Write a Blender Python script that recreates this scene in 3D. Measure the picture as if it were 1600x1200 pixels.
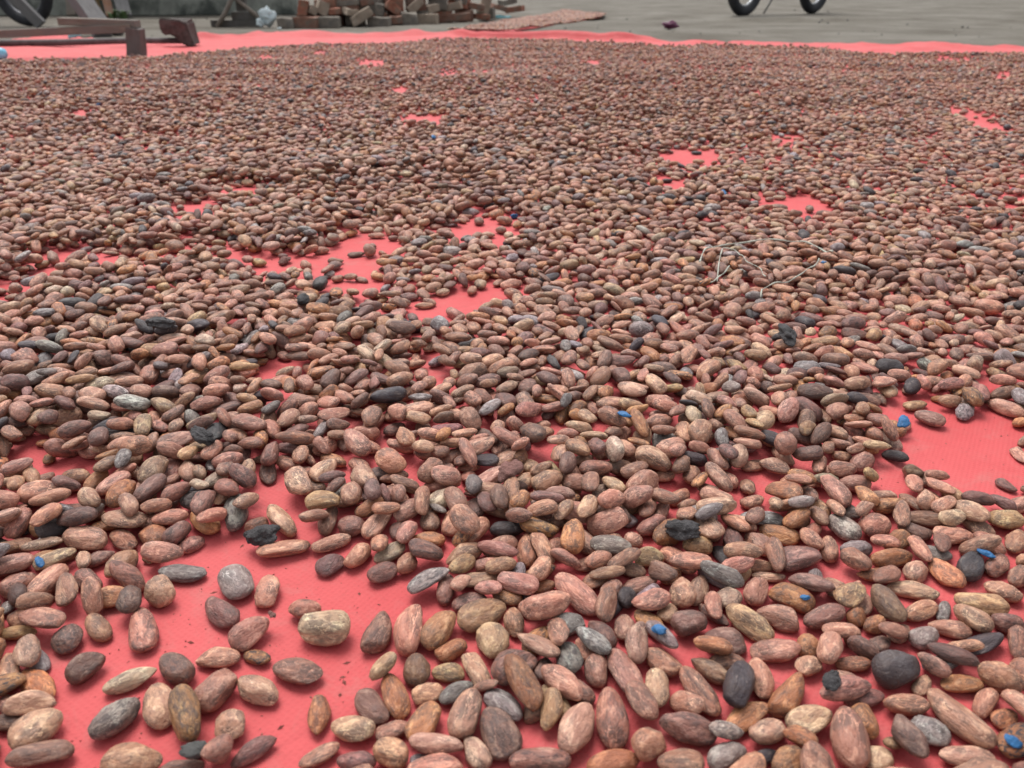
import bpy, bmesh, math, random
import numpy as np
from mathutils import Vector, Matrix

for o in list(bpy.data.objects):
    bpy.data.objects.remove(o, do_unlink=True)
random.seed(7)
rng = np.random.default_rng(7)
scene = bpy.context.scene
col = scene.collection
R = math.radians

# ------------------------------------------------------------------ camera
CAM_H, PITCH, FPX = 0.30, math.atan(620 / 1232), 1232.0       # metres, radians, pixels (1600 wide)
cam_data = bpy.data.cameras.new("camera")
cam_data.sensor_width = 36.0
cam_data.lens = 36.0 * FPX / 1600.0
cam_data.clip_start = 0.01
cam_data.clip_end = 2000.0
cam_data.dof.use_dof = True
cam_data.dof.focus_distance = 0.56
cam_data.dof.aperture_fstop = 13.5
cam = bpy.data.objects.new("camera", cam_data)
cam.location = (0, 0, CAM_H)
cam.rotation_euler = (math.pi / 2 - PITCH, 0, 0)
col.objects.link(cam)
scene.camera = cam

# ------------------------------------------------------------------ overcast sky, weak broad sun
SUN_EL, SUN_AZ = R(62), R(-25)
world = bpy.data.worlds.new("World")
scene.world = world
world.use_nodes = True
wt = world.node_tree
wt.nodes.clear()
w_out = wt.nodes.new('ShaderNodeOutputWorld')
w_bg = wt.nodes.new('ShaderNodeBackground')
w_hsv = wt.nodes.new('ShaderNodeHueSaturation')
w_sky = wt.nodes.new('ShaderNodeTexSky')
w_sky.sky_type = 'NISHITA'
w_sky.sun_disc = False
w_sky.sun_elevation = SUN_EL
w_sky.sun_rotation = SUN_AZ
w_sky.air_density = 1.0
w_sky.dust_density = 3.0
w_hsv.inputs['Saturation'].default_value = 0.16      # cloud layer: almost colourless
w_bg.inputs['Strength'].default_value = 0.125
wt.links.new(w_sky.outputs[0], w_hsv.inputs['Color'])
wt.links.new(w_hsv.outputs[0], w_bg.inputs['Color'])
wt.links.new(w_bg.outputs[0], w_out.inputs['Surface'])

sun_data = bpy.data.lights.new("sun", 'SUN')
sun_data.energy = 1.5
sun_data.angle = R(32)
sun_data.color = (1.0, 0.97, 0.93)
sun = bpy.data.objects.new("sun", sun_data)
sd = Vector((math.sin(SUN_AZ) * math.cos(SUN_EL), math.cos(SUN_AZ) * math.cos(SUN_EL), math.sin(SUN_EL)))
sun.rotation_euler = sd.to_track_quat('Z', 'Y').to_euler()
col.objects.link(sun)

vs = scene.view_settings
vs.view_transform = 'Standard'
vs.look = 'None'
vs.gamma = 1.0
vs.use_curve_mapping = False
vs.exposure = 0.92

# ------------------------------------------------------------------ geometry of the view (used to survey positions on the ground)
FW = np.array([0, math.cos(PITCH), -math.sin(PITCH)])
UP = np.array([0, math.sin(PITCH), math.cos(PITCH)])
RT = np.array([1.0, 0, 0])
def ground(px, py, z=0.0):
    d = FW + RT * ((px - 800) / FPX) - UP * ((py - 600) / FPX)
    t = (z - CAM_H) / d[2]
    return np.array([0, 0, CAM_H]) + d * t
def at_depth(px, py, yw):
    d = FW + RT * ((px - 800) / FPX) - UP * ((py - 600) / FPX)
    return np.array([0, 0, CAM_H]) + d * (yw / d[1])
def to_px(x, y, z):
    q = np.stack([np.asarray(x, float), np.asarray(y, float), np.asarray(z, float) - CAM_H], -1)
    dz = q @ FW
    dz = np.where(np.abs(dz) < 1e-6, 1e-6, dz)
    return 800 + FPX * (q @ RT) / dz, 600 - FPX * (q @ UP) / dz, dz

# ------------------------------------------------------------------ helpers
def tag(o, label=None, cat=None, group=None, kind=None):
    if label: o["label"] = label
    if cat: o["category"] = cat
    if group: o["group"] = group
    if kind: o["kind"] = kind
    return o
def empty(name, loc, rz=0.0):
    o = bpy.data.objects.new(name, None)
    o.empty_display_size = 0.05
    o.location = loc
    o.rotation_euler = (0, 0, rz)
    col.objects.link(o)
    return o
def link(name, me, mat=None, parent=None, smooth=False):
    if mat and not me.materials: me.materials.append(mat)
    if smooth and len(me.polygons): me.polygons.foreach_set('use_smooth', [True] * len(me.polygons))
    o = bpy.data.objects.new(name, me)
    col.objects.link(o)
    if parent: o.parent = parent
    return o
def mesh_pd(name, v, f):
    me = bpy.data.meshes.new(name)
    me.from_pydata([tuple(p) for p in v], [], [tuple(q) for q in f])
    me.update()
    return me
def bm_obj(name, bm, mat, parent=None, smooth=False):
    me = bpy.data.meshes.new(name)
    bm.normal_update()
    bm.to_mesh(me)
    bm.free()
    return link(name, me, mat, parent, smooth)

class Wobble:
    """smooth pseudo-noise: a sum of random sine waves"""
    def __init__(self, seed, freq, n=7, dim=3):
        r = np.random.default_rng(seed)
        self.k = r.normal(0, 1, (n, dim)) * freq
        self.p = r.uniform(0, 6.28, n)
        self.a = r.uniform(0.5, 1.0, n)
        self.a /= math.sqrt((self.a ** 2).sum() / 2)
    def __call__(self, pts):
        return (np.sin(np.asarray(pts) @ self.k.T + self.p) * self.a).sum(-1)

def box_bm(sx, sy, sz, bevel=0.0, cuts=0, rough=0.0, seed=0, M=None, taper=None):
    bm = bmesh.new()
    bmesh.ops.create_cube(bm, size=1.0)
    for v in bm.verts: v.co = Vector((v.co.x * sx, v.co.y * sy, v.co.z * sz))
    if bevel: bmesh.ops.bevel(bm, geom=bm.edges[:], offset=bevel, segments=2, affect='EDGES', profile=0.6)
    if cuts: bmesh.ops.subdivide_edges(bm, edges=bm.edges[:], cuts=cuts, use_grid_fill=True)
    if rough:
        s = 3.2 / max(sx, sy, sz)
        wb = [Wobble(seed * 3 + i, s) for i in range(3)]
        wf = [Wobble(seed * 3 + 50 + i, s * 4) for i in range(3)]
        for v in bm.verts:
            c = np.array(v.co)
            v.co += Vector([rough * (0.7 * wb[i](c) + 0.3 * wf[i](c)) for i in range(3)])
    if taper:
        for v in bm.verts:
            k = 1 + taper * v.co.z / sz
            v.co.x *= k; v.co.y *= k
    if M is not None: bmesh.ops.transform(bm, matrix=M, verts=bm.verts)
    return bm

def tube_data(pts, rad, seg=8, caps=True):
    pts = [Vector(p) for p in pts]
    n = len(pts)
    rad = [rad] * n if not hasattr(rad, '__len__') else rad
    V, F = [], []
    up = Vector((0.13, 0.21, 1)).normalized()
    for i, p in enumerate(pts):
        t = (pts[min(i + 1, n - 1)] - pts[max(i - 1, 0)]).normalized()
        a = t.cross(up)
        if a.length < 1e-3: a = t.cross(Vector((1, 0, 0)))
        a.normalize(); b = t.cross(a)
        for j in range(seg):
            th = 2 * math.pi * j / seg
            V.append(p + (a * math.cos(th) + b * math.sin(th)) * rad[i])
    for i in range(n - 1):
        for j in range(seg):
            F.append((i * seg + j, i * seg + (j + 1) % seg, (i + 1) * seg + (j + 1) % seg, (i + 1) * seg + j))
    if caps:
        F.append(tuple(range(seg))[::-1]); F.append(tuple((n - 1) * seg + j for j in range(seg)))
    return V, F
def tube(name, pts, rad, mat, parent=None, seg=8):
    V, F = tube_data(pts, rad, seg)
    return link(name, mesh_pd(name, V, F), mat, parent, True)
def join_data(parts):
    V, F = [], []
    for v, f in parts:
        b = len(V); V += list(v); F += [tuple(i + b for i in q) for q in f]
    return V, F

# ------------------------------------------------------------------ materials
def new_mat(name):
    m = bpy.data.materials.new(name)
    m.use_nodes = True
    nt = m.node_tree
    bsdf = nt.nodes.get('Principled BSDF')
    return m, nt, bsdf
def N(nt, kind, **kw):
    n = nt.nodes.new(kind)
    for k, v in kw.items():
        if k in n.inputs.keys(): n.inputs[k].default_value = v
        else: setattr(n, k, v)
    return n
def ramp(nt, src, p0, p1, c0=(0, 0, 0, 1), c1=(1, 1, 1, 1)):
    r = nt.nodes.new('ShaderNodeValToRGB')
    r.color_ramp.elements[0].position = p0; r.color_ramp.elements[0].color = c0
    r.color_ramp.elements[1].position = p1; r.color_ramp.elements[1].color = c1
    nt.links.new(src, r.inputs[0])
    return r.outputs[0]
def mix(nt, fac, a, b, mode='MIX'):
    m = nt.nodes.new('ShaderNodeMix'); m.data_type = 'RGBA'; m.blend_type = mode
    for sock, val in ((m.inputs[0], fac), (m.inputs[6], a), (m.inputs[7], b)):
        if isinstance(val, (int, float)): sock.default_value = val
        elif isinstance(val, tuple): sock.default_value = val if len(val) == 4 else (*val, 1)
        else: nt.links.new(val, sock)
    return m.outputs[2]
def math_n(nt, op, a, b=0.0):
    m = nt.nodes.new('ShaderNodeMath'); m.operation = op
    for i, val in enumerate((a, b)):
        if isinstance(val, (int, float)): m.inputs[i].default_value = val
        else: nt.links.new(val, m.inputs[i])
    return m.outputs[0]
def noise(nt, vec, scale, detail=4, rough=0.55, dist=0.0):
    n = N(nt, 'ShaderNodeTexNoise', Scale=scale, Detail=detail, Roughness=rough, Distortion=dist)
    if vec is not None: nt.links.new(vec, n.inputs['Vector'])
    return n.outputs['Fac']
def bump(nt, h, strength, dist, prev=None):
    b = N(nt, 'ShaderNodeBump', Strength=strength, Distance=dist)
    nt.links.new(h, b.inputs['Height'])
    if prev is not None: nt.links.new(prev, b.inputs['Normal'])
    return b.outputs[0]
def simple(name, colr, rough=0.6, var=0.25, scale=20, bmp=0.2, metal=0.0, bd=0.003, stain=None):
    m, nt, b = new_mat(name)
    tc = N(nt, 'ShaderNodeTexCoord')
    n1 = noise(nt, tc.outputs['Object'], scale, 6, 0.6)
    n2 = noise(nt, tc.outputs['Object'], scale * 6, 4, 0.6)
    lo = tuple(c * (1 - var) for c in colr); hi = tuple(min(1, c * (1 + var)) for c in colr)
    c = mix(nt, ramp(nt, n1, 0.3, 0.7), lo, hi)
    c = mix(nt, 0.35, c, ramp(nt, n2, 0.3, 0.7, (0.45, 0.45, 0.45, 1), (1.3, 1.3, 1.3, 1)), 'MULTIPLY')
    if stain:
        n3 = noise(nt, tc.outputs['Object'], scale * 0.6, 5, 0.65, 0.5)
        c = mix(nt, ramp(nt, n3, 0.48, 0.62), c, stain)
    nt.links.new(c, b.inputs['Base Color'])
    b.inputs['Roughness'].default_value = rough
    b.inputs['Metallic'].default_value = metal
    b.inputs['Specular IOR Level'].default_value = 0.3
    if bmp: nt.links.new(bump(nt, n2, bmp, bd), b.inputs['Normal'])
    return m
def wood(name, colr, axis=0, scale=14):
    m, nt, b = new_mat(name)
    tc = N(nt, 'ShaderNodeTexCoord')
    mp = N(nt, 'ShaderNodeMapping')
    s = [6, 6, 6]; s[axis] = 0.7
    mp.inputs['Scale'].default_value = s
    nt.links.new(tc.outputs['Object'], mp.inputs['Vector'])
    n1 = noise(nt, mp.outputs[0], scale, 6, 0.65, 0.3)
    n2 = noise(nt, tc.outputs['Object'], 9, 3)
    c = mix(nt, ramp(nt, n1, 0.3, 0.7), tuple(x * 0.55 for x in colr), tuple(x * 1.2 for x in colr))
    c = mix(nt, ramp(nt, n2, 0.35, 0.7), c, tuple(0.5 * x + 0.06 for x in colr))
    nt.links.new(c, b.inputs['Base Color'])
    b.inputs['Roughness'].default_value = 0.8
    b.inputs['Specular IOR Level'].default_value = 0.2
    nt.links.new(bump(nt, n1, 0.5, 0.003), b.inputs['Normal'])
    return m

# bean skin: one node group, fed per bean with its own tint
def bean_group():
    g = bpy.data.node_groups.new('bean_skin', 'ShaderNodeTree')
    g.interface.new_socket('Tint', in_out='INPUT', socket_type='NodeSocketColor')
    g.interface.new_socket('Stain', in_out='INPUT', socket_type='NodeSocketFloat')
    g.interface.new_socket('Vector', in_out='INPUT', socket_type='NodeSocketVector')
    g.interface.new_socket('Shader', in_out='OUTPUT', socket_type='NodeSocketShader')
    gi = g.nodes.new('NodeGroupInput'); go = g.nodes.new('NodeGroupOutput')
    V = gi.outputs['Vector']
    mp = N(g, 'ShaderNodeMapping'); mp.inputs['Scale'].default_value = (0.75, 1.4, 1.4)
    g.links.new(V, mp.inputs['Vector'])
    big = noise(g, V, 0.9, 3, 0.5, 0.4)
    mid = noise(g, V, 2.6, 5, 0.65, 0.6)
    streak = noise(g, mp.outputs[0], 3.2, 5, 0.6, 0.8)
    fine = noise(g, V, 13.0, 4, 0.65)
    spots = noise(g, V, 5.5, 3, 0.6, 0.2)
    T = gi.outputs['Tint']
    # blotches: rubbed pale, rusty, plum-dark; only a little grain
    hue = noise(g, V, 1.1, 3, 0.55, 0.5)
    sep = noise(g, V, 1.7, 4, 0.6, 0.7)
    c = mix(g, ramp(g, hue, 0.44, 0.60), T, mix(g, 1.0, T, (1.14, 0.94, 0.72), 'MULTIPLY'))
    c = mix(g, math_n(g, 'MULTIPLY', ramp(g, hue, 0.44, 0.35), 0.85), c, mix(g, 1.0, T, (0.56, 0.49, 0.52), 'MULTIPLY'))
    c = mix(g, ramp(g, big, 0.36, 0.62), mix(g, 1.0, c, (0.70, 0.60, 0.56), 'MULTIPLY'), mix(g, 1.0, c, (1.32, 1.30, 1.26), 'MULTIPLY'))
    c = mix(g, math_n(g, 'MULTIPLY', ramp(g, sep, 0.55, 0.66), 0.55), c, mix(g, 0.35, mix(g, 1.0, T, (1.45, 1.46, 1.42), 'MULTIPLY'), (0.52, 0.38, 0.29)))
    c = mix(g, math_n(g, 'MULTIPLY', ramp(g, streak, 0.54, 0.72), 0.18), c, mix(g, 1.0, T, (1.55, 1.58, 1.58), 'MULTIPLY'))
    c = mix(g, math_n(g, 'MULTIPLY', ramp(g, streak, 0.40, 0.30), 0.30), c, mix(g, 1.0, T, (0.46, 0.38, 0.37), 'MULTIPLY'))
    c = mix(g, 0.4, c, ramp(g, fine, 0.30, 0.70, (0.74, 0.72, 0.71, 1), (1.34, 1.34, 1.34, 1)), 'MULTIPLY')
    # dark mould / pulp stains
    sm = ramp(g, mid, 0.49, 0.58)
    st = math_n(g, 'MULTIPLY', sm, gi.outputs['Stain'])
    c = mix(g, st, c, (0.045, 0.038, 0.042))
    sp = math_n(g, 'MULTIPLY', ramp(g, spots, 0.64, 0.70), 0.55)
    c = mix(g, sp, c, (0.060, 0.040, 0.036))
    # hair-thin cracks
    vo = N(g, 'ShaderNodeTexVoronoi', feature='DISTANCE_TO_EDGE', Scale=1.9)
    wv = N(g, 'ShaderNodeVectorMath', operation='MULTIPLY_ADD')
    nz = N(g, 'ShaderNodeTexNoise', Scale=2.2, Detail=3.0)
    g.links.new(V, nz.inputs['Vector'])
    g.links.new(nz.outputs['Color'], wv.inputs[0]); wv.inputs[1].default_value = (0.9, 0.9, 0.9); g.links.new(mp.outputs[0], wv.inputs[2])
    g.links.new(wv.outputs[0], vo.inputs['Vector'])
    crack = ramp(g, vo.outputs['Distance'], 0.035, 0.0)
    c = mix(g, math_n(g, 'MULTIPLY', math_n(g, 'MULTIPLY', crack, ramp(g, big, 0.45, 0.6)), 0.7), c, (0.060, 0.040, 0.036))
    b = N(g, 'ShaderNodeBsdfPrincipled')
    g.links.new(c, b.inputs['Base Color'])
    g.links.new(ramp(g, mid, 0.3, 0.7, (0.36, 0.36, 0.36, 1), (0.66, 0.66, 0.66, 1)), b.inputs['Roughness'])
    b.inputs['Specular IOR Level'].default_value = 0.30
    n1 = bump(g, streak, 0.30, 0.0016)
    n2 = bump(g, mid, 0.45, 0.0020, n1)
    n3 = bump(g, fine, 0.15, 0.0006, n2)
    n3 = bump(g, ramp(g, vo.outputs['Distance'], 0.0, 0.14), 0.24, 0.0014, n3)
    g.links.new(n3, b.inputs['Normal'])
    g.links.new(b.outputs[0], go.inputs[0])
    return g
BG = bean_group()
def bean_mat(name, single):
    m = bpy.data.materials.new(name); m.use_nodes = True
    nt = m.node_tree; nt.nodes.clear()
    out = N(nt, 'ShaderNodeOutputMaterial')
    grp = nt.nodes.new('ShaderNodeGroup'); grp.node_tree = BG
    nt.links.new(grp.outputs[0], out.inputs['Surface'])
    if single:
        oi = N(nt, 'ShaderNodeObjectInfo'); tc = N(nt, 'ShaderNodeTexCoord')
        off = N(nt, 'ShaderNodeVectorMath', operation='SCALE')
        off.inputs[0].default_value = (37.0, 53.0, 71.0)
        nt.links.new(oi.outputs['Random'], off.inputs['Scale'])
        add = N(nt, 'ShaderNodeVectorMath', operation='ADD')
        nt.links.new(tc.outputs['Object'], add.inputs[0]); nt.links.new(off.outputs[0], add.inputs[1])
        nt.links.new(oi.outputs['Color'], grp.inputs['Tint'])
        nt.links.new(oi.outputs['Alpha'], grp.inputs['Stain'])
        nt.links.new(add.outputs[0], grp.inputs['Vector'])
    else:
        a = N(nt, 'ShaderNodeAttribute', attribute_name='tint')
        l = N(nt, 'ShaderNodeAttribute', attribute_name='skin_position')
        nt.links.new(a.outputs['Color'], grp.inputs['Tint'])
        nt.links.new(a.outputs['Alpha'], grp.inputs['Stain'])
        nt.links.new(l.outputs['Vector'], grp.inputs['Vector'])
    return m
MAT_BEAN = bean_mat('cocoa_skin', True)
MAT_BEANS = bean_mat('cocoa_skin_mass', False)

def tarp_mat():
    m, nt, b = new_mat('red_woven_tarp')
    tc = N(nt, 'ShaderNodeTexCoord')
    P = tc.outputs['Object']
    mp = N(nt, 'ShaderNodeMapping'); mp.inputs['Rotation'].default_value = (0, 0, R(33))
    nt.links.new(P, mp.inputs['Vector'])
    wv = []
    for d in ('X', 'Y'):
        w = N(nt, 'ShaderNodeTexWave', wave_type='BANDS', bands_direction=d)
        w.inputs['Scale'].default_value = 110.0; w.inputs['Distortion'].default_value = 0.5
        w.inputs['Detail'].default_value = 1.0
        nt.links.new(mp.outputs[0], w.inputs['Vector']); wv.append(w.outputs['Fac'])
    weave = math_n(nt, 'MULTIPLY', wv[0], wv[1])
    n1 = noise(nt, P, 7, 5, 0.6); n2 = noise(nt, P, 45, 5, 0.65); n3 = noise(nt, P, 260, 3, 0.6)
    c = mix(nt, ramp(nt, n1, 0.3, 0.7), (0.450, 0.070, 0.073), (0.515, 0.100, 0.102))
    c = mix(nt, math_n(nt, 'MULTIPLY', ramp(nt, n2, 0.52, 0.75), 0.35), c, (0.43, 0.11, 0.105))       # dust film
    c = mix(nt, math_n(nt, 'MULTIPLY', weave, 0.13), c, (0.40, 0.045, 0.05))
    c = mix(nt, math_n(nt, 'MULTIPLY', ramp(nt, n3, 0.68, 0.76), 0.45), c, (0.22, 0.07, 0.06))       # crumbs of dirt
    nt.links.new(c, b.inputs['Base Color'])
    b.inputs['Roughness'].default_value = 0.68
    b.inputs['Specular IOR Level'].default_value = 0.16
    n4 = noise(nt, P, 22, 6, 0.7, 1.2)
    c = mix(nt, math_n(nt, 'MULTIPLY', ramp(nt, n4, 0.52, 0.68), 0.50), c, (0.41, 0.140, 0.128))     # scuffed, dusty areas
    n5 = noise(nt, P, 120, 4, 0.7)
    c = mix(nt, math_n(nt, 'MULTIPLY', ramp(nt, n5, 0.58, 0.70), 0.35), c, (0.36, 0.07, 0.065))
    nt.links.new(c, b.inputs['Base Color'])
    cr = N(nt, 'ShaderNodeTexVoronoi', feature='DISTANCE_TO_EDGE', Scale=6.0)
    wp = N(nt, 'ShaderNodeVectorMath', operation='MULTIPLY_ADD'); wn = N(nt, 'ShaderNodeTexNoise', Scale=9.0, Detail=3.0)
    nt.links.new(P, wn.inputs['Vector']); nt.links.new(wn.outputs['Color'], wp.inputs[0]); wp.inputs[1].default_value = (.12, .12, .12); nt.links.new(P, wp.inputs[2])
    nt.links.new(wp.outputs[0], cr.inputs['Vector'])
    nb = bump(nt, weave, 0.25, 0.0007)
    nb = bump(nt, ramp(nt, cr.outputs['Distance'], 0.0, 0.035), 0.30, 0.0012, nb)
    nb = bump(nt, n2, 0.35, 0.003, nb)
    nt.links.new(nb, b.inputs['Normal'])
    return m
MAT_TARP = tarp_mat()

def ground_mat():
    m, nt, b = new_mat('dry_earth')
    tc = N(nt, 'ShaderNodeTexCoord'); P = tc.outputs['Object']
    mp = N(nt, 'ShaderNodeMapping'); mp.inputs['Scale'].default_value = (1, 1, 1)
    nt.links.new(P, mp.inputs['Vector'])
    n1 = noise(nt, mp.outputs[0], 1.3, 6, 0.6, 0.4); n2 = noise(nt, P, 9, 6, 0.65); n3 = noise(nt, P, 90, 4, 0.7)
    c = mix(nt, ramp(nt, n1, 0.34, 0.66), (0.095, 0.083, 0.066), (0.175, 0.162, 0.139))
    c = mix(nt, 0.5, c, ramp(nt, n2, 0.3, 0.7, (0.72, 0.71, 0.69, 1), (1.12, 1.12, 1.12, 1)), 'MULTIPLY')
    c = mix(nt, 0.5, c, ramp(nt, n3, 0.3, 0.7, (0.6, 0.6, 0.6, 1), (1.2, 1.2, 1.2, 1)), 'MULTIPLY')
    nt.links.new(c, b.inputs['Base Color'])
    b.inputs['Roughness'].default_value = 0.9
    b.inputs['Specular IOR Level'].default_value = 0.15
    nb = bump(nt, n1, 0.25, 0.05); nb = bump(nt, n2, 0.7, 0.03, nb); nb = bump(nt, n3, 0.7, 0.006, nb)
    nt.links.new(nb, b.inputs['Normal'])
    return m
MAT_GROUND = ground_mat()
MAT_BRICK = [simple('brick_red', (0.24, 0.095, 0.062), 0.9, 0.3, 14, 0.6, stain=(0.17, 0.115, 0.085)),
             simple('brick_brown', (0.19, 0.098, 0.070), 0.9, 0.3, 14, 0.6, stain=(0.135, 0.105, 0.085)),
             simple('brick_grey', (0.17, 0.15, 0.125), 0.9, 0.3, 14, 0.6, stain=(0.11, 0.10, 0.09)),
             simple('brick_pale', (0.25, 0.20, 0.155), 0.9, 0.25, 14, 0.6, stain=(0.24, 0.20, 0.16))]
MAT_WOOD = wood('weathered_wood', (0.20, 0.165, 0.135))
MAT_WOODZ = wood('weathered_wood_upright', (0.125, 0.100, 0.092), axis=2)
MAT_WOODGREY = wood('grey_old_wood', (0.15, 0.145, 0.145), axis=2)
MAT_WOODDARK = wood('dark_old_wood', (0.075, 0.065, 0.055))
MAT_WOODYEL = wood('yellow_wood', (0.26, 0.16, 0.06), axis=2)
MAT_WOODRED = wood('red_brown_wood', (0.20, 0.10, 0.06), axis=2)
MAT_POLE = simple('dark_pole_wood', (0.10, 0.085, 0.085), 0.7, 0.35, 30, 0.5)
MAT_HEAD = simple('rough_reddish_wood', (0.080, 0.066, 0.060), 0.9, 0.4, 40, 0.9, bd=0.006)
MAT_WALL = simple('mossy_concrete', (0.20, 0.21, 0.185), 0.9, 0.25, 3, 0.5, stain=(0.055, 0.062, 0.055))
MAT_TYRE = simple('tyre_rubber', (0.022, 0.023, 0.027), 0.75, 0.3, 30, 0.3)
MAT_RIM = simple('dull_aluminium', (0.36, 0.37, 0.38), 0.4, 0.15, 20, 0.0, metal=0.7)
MAT_STEEL = simple('dark_steel', (0.10, 0.10, 0.11), 0.45, 0.2, 20, 0.0, metal=0.6)
MAT_BLUEPAINT = simple('blue_paint', (0.03, 0.06, 0.16), 0.35, 0.2, 20, 0.0)
MAT_BLACKPLASTIC = simple('black_plastic', (0.025, 0.025, 0.028), 0.5, 0.2, 20, 0.1)
MAT_BAG = simple('thin_white_plastic', (0.52, 0.60, 0.62), 0.4, 0.15, 25, 0.4)
MAT_BLUEBAG = simple('blue_white_plastic', (0.20, 0.50, 0.68), 0.25, 0.5, 18, 0.3)
MAT_BLUE = simple('blue_plastic', (0.03, 0.13, 0.30), 0.4, 0.35, 120, 0.4)
MAT_CYAN = simple('cyan_plastic', (0.22, 0.48, 0.52), 0.4, 0.2, 60, 0.3)
MAT_PURPLE = simple('purple_wrapper', (0.10, 0.025, 0.06), 0.35, 0.5, 40, 0.4)
MAT_TWINE = simple('pale_twine', (0.40, 0.41, 0.35), 0.6, 0.25, 90, 0.4)
MAT_HUSKDARK = simple('black_husk', (0.055, 0.050, 0.052), 0.6, 0.6, 120, 0.9)
MAT_CRUMB = simple('skin_crumbs', (0.26, 0.085, 0.07), 0.8, 0.4, 300, 0.3)
MAT_HUSKRED = simple('brown_husk', (0.20, 0.095, 0.08), 0.75, 0.4, 120, 0.9)
MAT_STONE = simple('dark_stone', (0.07, 0.068, 0.065), 0.9, 0.3, 25, 0.5)
MAT_LEAF = simple('green_weed', (0.06, 0.10, 0.035), 0.6, 0.3, 40, 0.1)

# ================================================================== SETTING
TARP_EDGE = np.array([(-700, 74), (-60, 72), (0, 69), (30, 58), (100, 52), (130, 60), (180, 65), (255, 64), (308, 55), (400, 49), (500, 50),
                      (600, 50), (700, 47), (870, 48), (950, 51), (1000, 55), (1050, 62), (1100, 64), (1300, 66), (1400, 68), (1500, 71), (1600, 71), (2300, 76)], float)
BEAN_EDGE = np.array([(-700, 100), (0, 93), (200, 88), (310, 81), (400, 71), (500, 67), (600, 66), (640, 62), (700, 57), (800, 58), (870, 60),
                      (950, 64), (1000, 66), (1050, 70), (1100, 68), (1200, 70), (1300, 73), (1350, 81), (1390, 83), (1450, 80), (1600, 80), (2300, 84)], float)
LIP = np.array([(-700, .016), (200, .016), (310, .034), (650, .034), (760, .056), (960, .052), (1050, .018), (1300, .016), (2300, .016)], float)
tw1, tw2, tw3 = Wobble(11, 9, dim=2), Wobble(12, 22, dim=2), Wobble(13, 30, dim=2)
def tarp_z(x, y):
    p = np.stack([x, y], -1)
    return 0.009 + 0.0016 * tw1(p) + 0.0006 * tw2(p)

def build_ground():
    xs = np.concatenate([[-300, -80, -30, -12], np.arange(-9, 9.01, 0.10), [12, 30, 80, 300]])
    ys = np.concatenate([[-300, -60, -12, -3, 0, 1.5, 3.0, 4.5], np.arange(5.5, 18.01, 0.10), [20, 24, 30, 45, 100, 400]])
    X, Y = np.meshgrid(xs, ys)
    p = np.stack([X, Y], -1)
    w1, w2 = Wobble(21, 2.2, dim=2), Wobble(22, 8, dim=2)
    far = np.clip((Y - 7.0) / 1.0, 0, 1) * np.clip((24 - Y) / 5, 0, 1) * np.clip((14 - np.abs(X)) / 4, 0, 1)
    Z = far * (0.010 * w1(p * 0.6) + 0.004 * w2(p * 0.5))
    V = np.stack([X, Y, Z], -1).reshape(-1, 3)
    nx, ny = len(xs), len(ys)
    i = (np.arange(ny - 1)[:, None] * nx + np.arange(nx - 1)[None]).ravel()
    F = np.stack([i, i + 1, i + nx + 1, i + nx], -1)
    o = link('ground', mesh_pd('ground', V.tolist(), F.tolist()), MAT_GROUND, smooth=True)
    tag(o, 'bare grey-brown earth yard around the red tarp', 'ground', kind='structure')
build_ground()

def build_tarp():
    pxs = np.linspace(-700, 2300, 300)
    nr = 250
    cols = []
    wr = Wobble(31, 14, dim=2)
    for px in pxs:
        lip = np.interp(px, LIP[:, 0], LIP[:, 1])
        E = ground(px, np.interp(px, TARP_EDGE[:, 0], TARP_EDGE[:, 1]), lip)
        N0 = np.array([E[0] * 0.85, -0.7, 0])
        L = np.linalg.norm(E[:2] - N0[:2])
        t = np.linspace(0, 1, nr) ** 0.8
        P = N0[None] * (1 - t[:, None]) + E[None] * t[:, None]
        z = tarp_z(P[:, 0], P[:, 1])
        dist = (1 - t) * L
        s = np.clip(1 - dist / np.interp(px, [-700, 600, 720, 1000, 1060, 2300], [.16, .16, .045, .045, .12, .12]), 0, 1); s = s * s * (3 - 2 * s)
        rim = np.clip(1 - dist / 0.9, 0, 1)
        z = z + s * max(lip - 0.009, 0.002) + rim * 0.0070 * wr(P[:, :2] * [.7, 1.1]) + rim * 0.0026 * tw3(P[:, :2])
        z = np.maximum(z, 0.004)
        P[:, 2] = z
        # turned-down hem behind the lip
        d = (E[:2] - N0[:2]) / L
        tail = [np.array([E[0] + d[0] * k, E[1] + d[1] * k, max(0.003, P[-1, 2] - dz)]) for k, dz in ((0.008, 0.001), (0.02, 0.008), (0.035, 0.02), (0.05, 0.05))]
        cols.append(np.concatenate([P, np.array(tail)]))
    C = np.array(cols)
    nc, nn = C.shape[:2]
    i = (np.arange(nc - 1)[:, None] * nn + np.arange(nn - 1)[None]).ravel()
    F = np.stack([i, i + nn, i + nn + 1, i + 1], -1)
    o = link('tarp', mesh_pd('tarp', C.reshape(-1, 3).tolist(), F.tolist()), MAT_TARP, smooth=True)
    tag(o, 'large coral-red woven plastic tarp spread under the cocoa beans', 'tarp')
build_tarp()
PATCH2 = [(700, 51), (760, 40), (850, 26), (880, 18), (946, 24), (940, 29), (890, 38), (800, 50)]
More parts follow.
